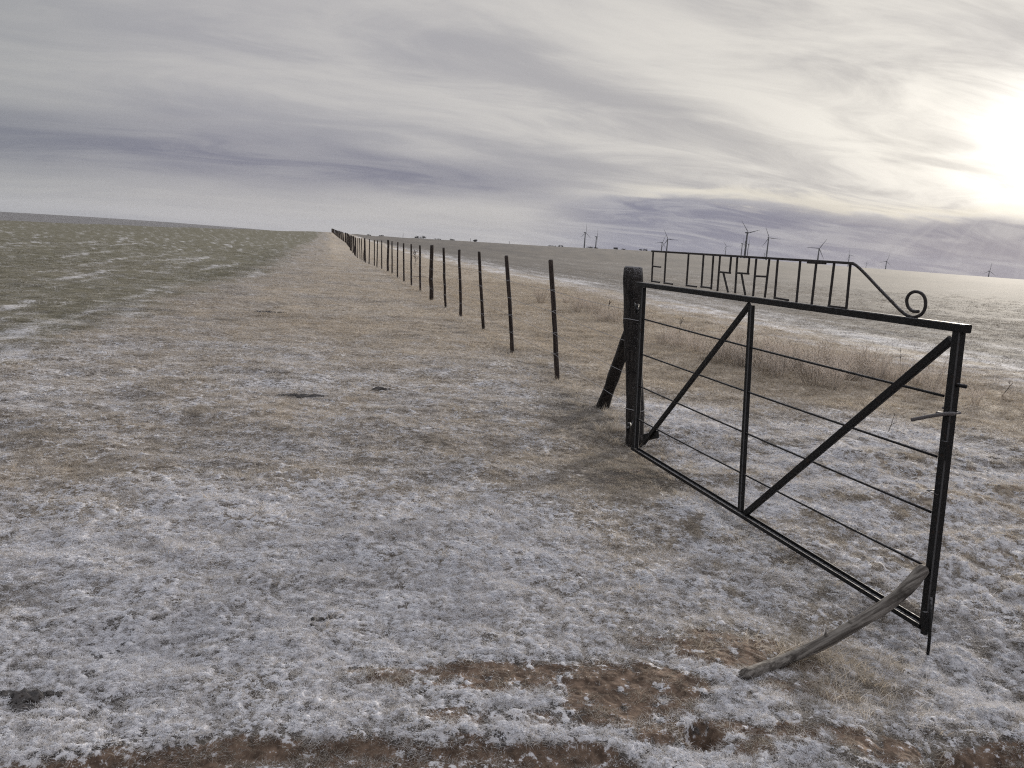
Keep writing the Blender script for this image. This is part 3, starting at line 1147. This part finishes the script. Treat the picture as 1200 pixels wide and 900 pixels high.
br_b = hit(706, 478)
dirb = gp_b.lerp(gp_t, .70) + Vector((.165, .986, 0)) * .17
pts = [Vector(br_b) + (dirb - Vector(br_b)) * t for t in np.linspace(-.10, 1.0, 10)]
V, Fc = tube(pts, [.066 + R_.gauss(0, .003) - .010 * t for t in np.linspace(0, 1, 10)], 14, True, 0.05, 12)
o = link_mesh('brace_post', mesh_from('brace_post', V, Fc, True), M_gpost)
tag(o, 'short dark wooden strut leaning against the back of the gate post', 'post')

# fence wires, each one a strand from the gate post over every post
for wz in WH:
    pts = [gp_b + (gp_t - gp_b) * (wz / 1.42) + Vector((-.07, 0.05, 0))]
    for b, tp, tk in FP:
        if b.y > 200:
            break
        p = b.lerp(tp, wz / 1.43)
        off_ = -0.058 if tk else -.034
        if len(pts):
            pm = (pts[-1] + p) * .5
            pm.z -= 0.012
            if b.y < 50:
                pts.append(pm + Vector((off_, 0, 0)))
        pts.append(p + Vector((off_, 0, 0)))
    V, Fc = tube(pts, 0.0022, 4)
    link_mesh('fence_wire', mesh_from('fence_wire', V, Fc), M_wire, fence)

# ------------------------------------------------------------------ gate
GA = np.array([.955, 6.08])
GB = np.array([1.925, 3.27])
gd = (GB - GA) / np.linalg.norm(GB - GA)      # along the gate, towards the latch end
gn_ = np.array([-gd[1], gd[0]])
if gn_[1] > 0:
    gn_ = -gn_                                # normal, the camera's side
if np.dot(gn_, -GA) < 0:
    gn_ = -gn_
GD = Vector((gd[0], gd[1], 0))
GNV = Vector((gn_[0], gn_[1], 0))


def onp(px_, py_, off_=0.0):
    """point of the gate's own plane seen at a place of the photograph"""
    v = ray(px_, py_)
    o_ = GA + gn_ * off_
    t = np.dot(o_, gn_) / np.dot(v[:2], gn_)
    return Vector((v[0] * t, v[1] * t, EYE + v[2] * t))


GO = onp(740, 526)
gate = thing('field_gate', 'open black metal farm gate with welded letters and scroll on top', 'gate', GO)


def bar(p, q, w_, d_, off_=0.0, bev=0.004, ext=0.0, profile='box', th=.005):
    """steel section from p to q: w_ in the gate plane, d_ across it"""
    p, q = Vector(p), Vector(q)
    ax = (q - p).normalized()
    p = p - ax * ext
    q = q + ax * ext
    n = GNV
    s = n.cross(ax).normalized()
    if profile == 'box':
        c = [(-w_ / 2 + bev, -d_ / 2), (w_ / 2 - bev, -d_ / 2), (w_ / 2, -d_ / 2 + bev), (w_ / 2, d_ / 2 - bev), (w_ / 2 - bev, d_ / 2), (-w_ / 2 + bev, d_ / 2), (-w_ / 2, d_ / 2 - bev), (-w_ / 2, -d_ / 2 + bev)]
    elif profile == 'channel':      # web below, two flanges up
        a, b = w_ / 2, d_ / 2
        c = [(-a, -b), (a, -b), (a, -b + th), (-a + th, -b + th), (-a + th, b - th), (a, b - th), (a, b), (-a, b)]
    V = []
    for e in (p, q):
        for (x_, y_) in c:
            V.append(e + s * x_ + n * (y_ + off_) - GO)
    k = len(c)
    Fc = [(i, (i + 1) % k, (i + 1) % k + k, i + k) for i in range(k)]
    Fc += [tuple(range(k))[::-1], tuple(range(k, 2 * k))]
    return V, Fc


def gpart(name, vf, m=M_steel, smooth=False, parent=None, label=None):
    me = mesh_from(name, *vf, smooth)
    bm = bmesh.new()
    bm.from_mesh(me)
    bmesh.ops.recalc_face_normals(bm, faces=bm.faces)
    bm.to_mesh(me)
    bm.free()
    o = link_mesh(name, me, m, parent or gate)
    if label:
        o['label'] = label
    return o


TL, TR = onp(753, 333), onp(1131, 386)
BL, BR = onp(745, 525), onp(1086, 733)
MT, MB_ = onp(881, 353), onp(868, 600)
S = .041
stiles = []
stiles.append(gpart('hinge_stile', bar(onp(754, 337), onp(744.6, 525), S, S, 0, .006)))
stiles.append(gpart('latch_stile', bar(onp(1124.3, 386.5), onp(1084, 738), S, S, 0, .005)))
gpart('top_rail', bar(onp(749, 333), onp(1134, 385.5), .036, .046))
gpart('bottom_rail', bar(onp(743, 525), onp(1083, 733.5),   .022, .058, 0, profile='channel'))
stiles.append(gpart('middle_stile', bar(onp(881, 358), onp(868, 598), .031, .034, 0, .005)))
for o in stiles:        # edge highlight painted as paler steel on the long corners
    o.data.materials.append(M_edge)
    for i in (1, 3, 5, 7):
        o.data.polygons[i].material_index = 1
gpart('diagonal_brace', bar(onp(878, 357), onp(754, 519), .037, .022, -.004))
gpart('diagonal_brace', bar(onp(1114, 398), onp(873, 602), .039, .022, -.004))
for (l, r_) in ((( 751, 373), (1106, 464)), ((749, 414), (1098, 535)), ((747, 451.5), (1091, 600)), ((745, 490), (1080, 661))):
    a, b = onp(*l), onp(*r_)
    pts = [a + (b - a) * t - GO + Vector((0, 0, -.006 * math.sin(PI * t))) for t in np.linspace(0, 1, 9)]
    gpart('cross_rod', tube(pts, .0062, 8), smooth=True)
# mill scale line: the small raised weld seam down the latch stile
# lettering: each letter its own welded piece, read off the gate
LT = .0115


def strokes(segs):
    return merge([bar(onp(*a), onp(*b), LT, LT, 0.0 + 0.0012 * (i % 2), .002, .004) for i, (a, b) in enumerate(segs)])


gpart('sign_rail', bar(onp(764, 294.3), onp(1000, 308.6), .0135, .013, 0, .002), M_letter)
letters = [
    [((765.5, 295), (763.8, 330)), ((765.5, 312), (774, 313)), ((764, 329.5), (772.5, 330.8))],
    [((780.5, 296), (778.5, 332)), ((779, 331.5), (788, 333))],
    [((807, 298), (804.5, 335)), ((805, 334.5), (816, 336))],
    [((824.5, 299.5), (822, 336.5)), ((822, 336), (833.5, 337.5)), ((836, 300.5), (833.5, 338.5))],
    [((843.8, 301), (840.8, 340.5)), ((857, 301.5), (855.3, 319.8)), ((843, 318.6), (855.5, 319.9)), ((848, 320), (853.3, 341.8))],
    [((864, 302.5), (861.5, 343)), ((878.3, 303), (876.6, 320.6)), ((863, 319.8), (877, 320.8)), ((869.3, 321.5), (873.5, 345))],
    [((886.3, 304), (882.6, 346.5)), ((901.7, 304.5), (896.6, 348)), ((885.4, 323.6), (898.6, 324.2))],
    [((911.5, 305), (907.8, 349.5)), ((908, 349), (923.5, 351.6))],
    [((937.8, 306), (933.4, 353.5))],
    [((947, 307.6), (967, 308.6)), ((957, 307), (951.5, 356))],
    [((977.5, 309), (971.5, 359)), ((971.5, 358.6), (991, 361)), ((996.5, 310), (991.8, 361.5))],
]
for sg in letters:
    gpart('letter', strokes(sg), M_letter)
sc_pts = [(999, 308.8), (1004, 311.5), (1015, 322), (1030, 338), (1046, 354.5), (1056, 364.5), (1064, 370), (1072, 371.6), (1080, 368), (1084.3, 360), (1084, 350), (1079.5, 343.6), (1072, 341.8), (1065.5, 345), (1062.6, 352), (1064.5, 360), (1070, 364.6), (1076.5, 365)]
pts = smooth_path([onp(*p) - GO for p in sc_pts], 4)
gpart('scroll', tube(pts, .0075, 10), M_letter, True)
# latch hardware
gpart('latch_peg', tube([onp(1119, 450.5) - GO, onp(1132, 453) - GO], .009, 8), smooth=True)
lp = [onp(1118, 485, .03) - GO, onp(1108, 485, .035) - GO, onp(1088, 488, .06) - GO, onp(1068, 492, .09) - GO]
gpart('latch_bar', tube(smooth_path(lp, 3), .0085, 8), M_latch, True)
c0 = onp(1111, 486) - GO
ring_ = [c0 + GD * (.031 * sx2) + GNV * (.031 * sy2) + Vector((0, 0, .003 * k2)) for k2, (sx2, sy2) in enumerate([(-1, 0), (-1, 1), (0, 1), (1, 1), (1, 0), (1, -1), (0, -1), (-1, -1), (-1, 0)])]
gpart('latch_collar', tube(ring_, .0055, 8), M_latch, True)
gpart('latch_plate', bar(onp(1114, 517), onp(1112, 539), .030, .016, .031, .002))
c1 = onp(1098, 577) - GO
ring_ = [c1 + GD * (.028 * sx2) + GNV * (.028 * sy2) for (sx2, sy2) in [(-1, -1), (-1, 1), (1, 1), (1, -1), (-1, -1)]]
gpart('wire_tie', tube(ring_, .0028, 6), M_latch, True)
ge = onp(1090, 741)
gpart('drop_socket', bar(onp(1091, 716), onp(1089.5, 742), .024, .024, .033, .003))
_g = float(gz(ge.x, ge.y)[0])
gpart('drop_bolt', tube([onp(1091, 700, .033) - GO, onp(1089.5, 745, .033) - GO, onp(1087.3, 767, .033) - GO], .0068, 8), smooth=True)
gpart('gusset_plate', bar(onp(752, 513), onp(768, 509), .055, .02, -.02, .003))
# hinges that reach from the stile round to the post
for hz in (1.16, .20):
    p = Vector((GA[0], GA[1], 0)) + Vector((0, 0, hz))
    q = gp_b.lerp(gp_t, hz / 1.42)
    d = (q - p)
    V, Fc = tube([p - GO, p + d * .5 + Vector((0, 0, .0)) - GO, q - d.normalized() * .05 - GO], .009, 8)
    h_ = gpart('hinge', (V, Fc), smooth=True)
    V, Fc = tube([p + d * .22 + Vector((0, 0, -.035)) - GO, p + d * .22 + Vector((0, 0, .035)) - GO], .015, 10)
    gpart('hinge_pin', (V, Fc), parent=h_, smooth=True)

# ------------------------------------------------------------------ branch propping the gate
b0 = hit(874, 790)
e0 = onp(1081, 672, .045)
ctrl = [(872, 791), (905, 779), (940, 764.5), (975, 748), (1010, 727), (1040, 708), (1062, 690), (1082, 667)]
rad_ = [.0225, .0245, .025, .026, .027, .0275, .031, .026]
P = []
d0 = b0[1]
for i, (a, b) in enumerate(ctrl):
    t = i / (len(ctrl) - 1)
    v = ray(a, b)
    # depth eases from the ground contact to the latch stile
    dep = (1 - t) * (b0[1] - .01) + t * e0.y
    k_ = dep / v[1]
    while i < 6 and EYE + v[2] * k_ < float(gz(v[0] * k_, v[1] * k_)[0]) + rad_[i] * .75:
        k_ -= .004
    P.append(Vector((v[0] * k_, v[1] * k_, EYE + v[2] * k_)))
pp = smooth_path(P, 5)
rr_ = list(np.interp(np.linspace(0, 7, len(pp)), range(8), rad_) * (1 + .05 * np.sin(np.linspace(0, 21, len(pp)))))
pp[0:0] = [pp[0] - (pp[1] - pp[0]).normalized() * .006]
rr_[0:0] = [rr_[0] * .6]
pp.append(pp[-1] + (pp[-1] - pp[-2]).normalized() * .012)
rr_.append(rr_[-1] * .6)
V, Fc = tube(pp, rr_, 16, True, .03, 31)
log = thing('branch', 'curved bare grey branch propping the open end of the black gate', 'branch', P[0])
lm = mesh_from('stem', [v - P[0] for v in V], Fc, True)
link_mesh('stem', lm, M_branch, log)
for t_, up in ((.42, .03), (.50, .022)):
    q = pp[int(t_ * len(pp))]
    V, Fc = tube([q, q + Vector((-.006, -.004, up + .008)), q + Vector((-.010, -.006, up + .014))], [.012, .008, .004], 8, True, .1, int(t_ * 100))
    link_mesh('knot', mesh_from('knot', [v - P[0] for v in V], Fc, True), M_branch, log)

# ------------------------------------------------------------------ dung and mounds
def lump_mesh(name, seed, wx, wy, h, n=22, m=9):
    V, Fc = [], []
    ph = seed * 3.1
    for j in range(m):
        t = j / (m - 1)
        for k in range(n):
            a = 2 * PI * k / n
            q = 1 + .34 * math.sin(a * 3 + ph) * .6 + .22 * math.sin(a * 5 - ph * 2) + .16 * math.sin(a * 9 + ph)
            rr2 = math.cos(t * PI / 2) ** .55 * q
            x_, y_ = math.cos(a) * rr2 * wx, math.sin(a) * rr2 * wy
            z_ = h * (math.sin(t * PI / 2)) * (1 + .5 * math.sin(x_ * 160 + ph) * math.cos(y_ * 130)) - .012
            V.append((x_, y_, z_))
    for j in range(m - 1):
        for k in range(n):
            Fc.append((j * n + k, j * n + (k + 1) % n, (j + 1) * n + (k + 1) % n, (j + 1) * n + k))
    Fc.append(tuple((m - 1) * n + k for k in range(n)))
    return mesh_from(name, V, Fc, True)


def lumps(name, cat, px_, py_, parts, label, m, group=None):
    q = hit(px_, py_)
    t_ = thing(name, label, cat, q, group)
    for i, (ox, oy, wx, wy, h) in enumerate(parts):
        o_ = link_mesh('clod', lump_mesh('clod', i + px_ * .01, wx, wy, h), m, t_)
        zz_ = float(gz(q[0] + ox, q[1] + oy)[0]) - q[2]
        o_.location = (ox, oy, zz_ + .006)
        o_.scale = (1.1, 1.0, 0.75)


DG = 'dried dung lying on the frosted path'
lumps('dung_pat', 'dung', 30, 808, [(0, 0, .055, .035, .028), (-.07, .012, .04, .022, .02), (.02, -.05, .045, .022, .02), (.075, .03, .03, .014, .014)], 'dark dried dung pat at the lower left edge of the frosted grass', M_dung, DG)
lumps('dung_pat', 'dung', 373, 722, [(0, 0, .030, .022, .022), (.045, .02, .018, .014, .018), (.075, .035, .02, .012, .014), (-.012, -.055, .012, .010, .012), (.02, .06, .010, .008, .010)], 'small scattered black dung pellets on white frost left of centre', M_dung, DG)
lumps('dung_pat', 'dung', 445, 455, [(0, 0, .075, .05, .035), (.08, .02, .035, .025, .02)], 'dark dung pat on the middle of the tan path', M_dung, DG)
lumps('dung_pat', 'dung', 352, 464, [(0, 0, .10, .06, .03), (.15, .03, .08, .05, .028), (-.14, -.03, .06, .04, .02)], 'broad broken dung pat left of the single dark one on the path', M_dung, DG)
lumps('dung_pat', 'dung', 312, 366, [(0, 0, .20, .10, .05), (.3, .08, .08, .05, .03)], 'dark dung heap near the frosty edge of the green field', M_dung, DG)
lumps('soil_mound', 'mound', 491, 325, [(0, 0, .28, .25, .06), (.2, .1, .12, .1, .04)], 'low reddish soil mound behind the fence posts', M_soil)


# ------------------------------------------------------------------ single plants
def twig_plant(name, px_, py_, h, lean, nb, label, seed, thick_=.004, spread=.5):
    R2 = random.Random(seed)
    q = hit(px_, py_)
    t_ = thing(name, label, 'plant', q)
    top_ = Vector((lean, 0.02, h))
    mid2 = top_ * .5 + Vector((R2.gauss(0, .02), 0, 0))
    V, Fc = tube(smooth_path([Vector((0, 0, -.03)), mid2, top_], 4), [thick_ * (1 - .07 * i) for i in range(9)], 6)
    link_mesh('stem', mesh_from('stem', V, Fc, True), M_twig, t_)
    for i in range(nb):
        t = R2.uniform(.25, .95)
        p = mid2 * (t * 2) if t < .5 else mid2.lerp(top_, t * 2 - 1)
        d = Vector((R2.gauss(0, spread), R2.gauss(0, spread), R2.uniform(.4, 1.1))) * h * R2.uniform(.2, .45)
        parts = [tube([p, p + d * .5 + Vector((0, 0, .01)), p + d], [thick_ * .6, thick_ * .5, thick_ * .3], 5)]
        for _ in range(3):
            u = R2.uniform(.3, .9)
            d2_ = Vector((R2.gauss(0, 1), R2.gauss(0, 1), R2.uniform(.2, 1))).normalized() * d.length * .4
            parts.append(tube([p + d * u, p + d * u + d2_], [thick_ * .35, thick_ * .25], 4))
        link_mesh('twig', mesh_from('twig', *merge(parts)), M_twig, t_)


twig_plant('bare_shoot', 1172, 466, .21, .15, 2, 'bare leaning shoot standing alone right of the gate near field edge', 3, .006, .3)
twig_plant('bare_shoot', 1056, 430, .28, -.05, 3, 'thin dead stalk rising from weeds behind the right gate diagonal', 4, .005, .25)
twig_plant('sapling', 486, 314, .95, .0, 16, 'small dark leafless sapling behind the middle fence posts', 6, .014, .55)
twig_plant('bare_shoot', 1040, 507, .17, .05, 2, 'thin dead stalk in snow seen between two gate rods', 8, .004, .3)
twig_plant('bare_shoot', 795, 402, .42, .02, 6, 'dark upright dead weed seen through the left gate panel', 9, .006, .4)
twig_plant('bare_shoot', 715, 372, .42, -.05, 7, 'dark dead weed just left of the gate post among pale weeds', 12, .007, .45)


# ------------------------------------------------------------------ far bushes on the skyline
def bush_mesh(name, seed, w_, h, n=420):
    R2 = random.Random(seed)
    V, Fc = [], []
    cl_ = [(R2.uniform(-.42, .42) * w_, R2.uniform(-.3, .3) * w_ * .5, R2.uniform(.25, .62) * h, R2.uniform(.22, .40) * h) for _ in range(max(4, int(w_ / h * 4)))]
    for i in range(n):
        c = R2.choice(cl_)
        d = Vector((R2.gauss(0, 1), R2.gauss(0, 1), R2.gauss(0, 1))).normalized() * c[3] * R2.random() ** .4
        p = Vector(c[:3]) + Vector((d.x * 1.5, d.y, d.z))
        if p.z < 0:
            p.z = .02 * h
        s = .09 * h
        a = Vector((R2.gauss(0, 1), R2.gauss(0, 1), R2.gauss(0, 1))).normalized() * s
        b = Vector((R2.gauss(0, 1), R2.gauss(0, 1), R2.gauss(0, 1))).normalized() * s
        o_ = len(V)
        V += [p + a, p + b, p - a, p - b]
        Fc += [(o_, o_ + 1, o_ + 2, o_ + 3)]
    return mesh_from(name, V, Fc)


BUSH = [(491, 19, 3.4, 'long dark hedge-like bush on the skyline right of the fence line'), (530, 6, 2.2, 'small dark bush on the skyline right of the long one'),
        (557, 4, 3.2, 'round dark bush alone on the skyline above the field'), (513, 9, 1.6, 'low scrub on skyline between the long and small bushes'),
        (647, 11, 1.7, 'low bush on skyline left above the big gate post'), (657, 6, 2.2, 'small bush second in the row left above the gate post'),
        (692, 9, 2.2, 'tufted bush on skyline below the faint leftmost turbine'), (699, 5, 1.7, 'tiny bush beside the tufted one below the faint turbine'),
        (721, 6, 3.0, 'taller bush on skyline directly above the gate post'), (731, 7, 1.8, 'low bush just right of the taller skyline bush'),
        (755, 11, 2.6, 'broad dark bush on skyline by the start of the gate lettering'), (433, 6, 2.4, 'dark bush on skyline just above the far fence posts'),
        (447, 5, 2.4, 'small rounded bush on skyline above the far end of fence')]
for i, (px_, wp, hp, lab) in enumerate(BUSH):
    az_ = azel(px_, 285)[0]
    R__, zt_, e_ = ztop(np.array([az_]))
    D = float(R__[0]) * .995
    xw, yw = D * math.sin(az_), D * math.cos(az_)
    zz_ = float(macro(np.array([xw]), np.array([yw]))[0])
    m_px = math.hypot(D, 0) / FPX
    t_ = thing('skyline_bush', lab, 'bush', (xw, yw, zz_ - .9), 'bushes scattered on the far skyline')
    link_mesh('crown', bush_mesh('crown', 500 + i, wp * m_px, hp * m_px * 1.15), M_bush, t_)
    V, Fc = tube([(0, 0, -.4), (0, 0, hp * m_px * .45)], [.12, .06], 6)
    link_mesh('trunk', mesh_from('trunk', V, Fc), M_twig, t_)
POLE = [(472, 4.2, 'thin pole on the skyline left of the long dark bush'), (551, 3.0, 'thin pole on the skyline beside the lone round bush'), (597, 2.6, 'thin pole on the skyline above the second fence post')]
for px_, hp, lab in POLE:
    az_ = azel(px_, 285)[0]
    D = float(ztop(np.array([az_]))[0][0]) * .99
    xw, yw = D * math.sin(az_), D * math.cos(az_)
    zz_ = float(macro(np.array([xw]), np.array([yw]))[0])
    V, Fc = tube([(0, 0, -.5), (0, 0, hp * D / FPX * .5), (0, 0, hp * D / FPX)], [.20, .18, .15], 8)
    o = link_mesh('pole', mesh_from('pole', V, Fc), M_twig)
    o.location = (xw, yw, zz_)
    tag(o, lab, 'pole', 'thin poles on the far skyline')

# ------------------------------------------------------------------ wind turbines
def blade_shape(L_):
    V, Fc = [], []
    st = [(0, 1.3, 1.2), (.06, 1.4, 1.1), (.18, 2.9, .8), (.4, 2.2, .55), (.7, 1.5, .4), (1.0, .7, .2)]
    for t, c, th in st:
        z = t * L_
        V += [(-c * .35, 0, z), (0, th, z), (c * .65, 0, z), (0, -th, z)]
    for i in range(len(st) - 1):
        for k in range(4):
            a, b = i * 4 + k, i * 4 + (k + 1) % 4
            Fc.append((a, b, b + 4, a + 4))
    Fc.append(tuple(range((len(st) - 1) * 4, len(st) * 4)))
    return V, Fc


BLEN = 45.0
bl_me = mesh_from('blade', *blade_shape(BLEN), True)
bl_me.materials.append(M_turb)
nac_me = mesh_from('nacelle', *tube([(0, -2.5, 0), (0, -2.0, 0), (0, 6.5, .2), (0, 8, .3)], [1.2, 2.0, 2.0, 1.3], 10), True)
nac_me.materials.append(M_turb)
hub_me = mesh_from('hub', *tube([(0, -5.6, 0), (0, -5.0, 0), (0, -3.5, 0), (0, -2.4, 0)], [.3, 1.2, 1.9, 1.7], 10), True)
hub_me.materials.append(M_turb)
# hub place in the photo, blade length there, blade angle (degrees clockwise from up, as seen), yaw of the rotor
TUR = [((686, 272.6), 11.5, 0, 55, 'faint wind turbine, leftmost of all, above the skyline bushes'),
       ((699, 277.5), 10.5, 2, 84, 'faint edge-on wind turbine beside the leftmost one'),
       ((776, 284), 10.0, 22, 35, 'smaller left wind turbine of the pair above the first gate letters'),
       ((782.5, 280.3), 12.0, -28, 15, 'larger right wind turbine of the pair above the first gate letters'),
       ((851, 288.5), 6.5, -35, 10, 'small faint wind turbine above the first letter R'),
       ((870, 285.5), 9.0, 2, 62, 'wind turbine close left of the tallest one'),
       ((875.8, 272.8), 17.0, -44, 45, 'tallest and nearest wind turbine above the gate lettering'),
       ((877.2, 286), 8.0, 3, 80, 'edge-on wind turbine half hidden by the tallest one'),
       ((900.8, 278.6), 12.5, -26, 25, 'second tallest wind turbine right of the tallest'),
       ((896, 297), 5.0, 0, 70, 'tiny wind turbine at the foot of the second tallest'),
       ((960, 291.2), 12.5, 32, 8, 'wind turbine above the last gate letters with one blade down right'),
       ((995.5, 298.8), 7.5, -22, 50, 'wind turbine just above the bend of the sign rail'),
       ((1015.5, 308), 4.0, 10, 60, 'tiny faint wind turbine over the slanting scroll bar'),
       ((1039, 306), 8.0, 15, 30, 'wind turbine above the scroll, right of the slanting bar'),
       ((1159.5, 317.6), 8.0, 4, 30, 'rightmost wind turbine, alone near the right edge')]
for (px_, py_), bp_, ang, yaw, lab in TUR:
    v = ray(px_, py_)
    D = BLEN * FPX / bp_
    hl = math.hypot(v[0], v[1])
    k_ = D / np.linalg.norm(v) * 1.0
    hx, hy, hz_ = v[0] * k_, v[1] * k_, EYE + v[2] * k_
    bz = float(macro(np.array([hx]), np.array([hy]))[0])
    t_ = thing('wind_turbine', lab, 'wind turbine', (hx, hy, bz), 'wind turbines standing beyond the horizon')
    face = math.atan2(hx, hy)
    t_.rotation_euler = (0, 0, -face + math.radians(yaw))
    H_ = hz_ - bz
    V, Fc = tube([(0, 0, -2), (0, 0, H_ * .5), (0, 0, H_ - 1.5)], [3.4, 2.8, 2.1], 12)
    link_mesh('tower', mesh_from('tower', V, Fc, True), M_turb, t_)
    for nm, me in (('nacelle', nac_me), ('hub', hub_me)):
        o = link_mesh(nm, me, None, t_)
        o.location = (0, 0, H_)
    for q in range(3):
        o = link_mesh('blade', bl_me, None, t_)
        o.location = (0, -4.0, H_)
        o.rotation_euler = (0, math.radians(ang + 120 * q), 0)

# ------------------------------------------------------------------ haze
hm = bpy.data.materials.new('haze')
hm.use_nodes = True
hn = hm.node_tree
hn.nodes.remove(hn.nodes['Principled BSDF'])
pv = hn.nodes.new('ShaderNodeVolumePrincipled')
pv.inputs['Color'].default_value = (0.78, 0.82, 0.95, 1)
pv.inputs['Density'].default_value = 0.000038
pv.inputs['Anisotropy'].default_value = 0.0
hn.links.new(pv.outputs[0], hn.nodes['Material Output'].inputs['Volume'])
X0, X1, Y0, Y1, Z0, Z1 = -11500, 11500, -11500, 11500, -80, 190
V = [(x, y, z) for x in (X0, X1) for y in (Y0, Y1) for z in (Z0, Z1)]
Fc = [(0, 1, 3, 2), (4, 6, 7, 5), (0, 4, 5, 1), (2, 3, 7, 6), (0, 2, 6, 4), (1, 5, 7, 3)]
hz = link_mesh('haze', mesh_from('haze', V, Fc), hm)
hz['kind'] = 'stuff'
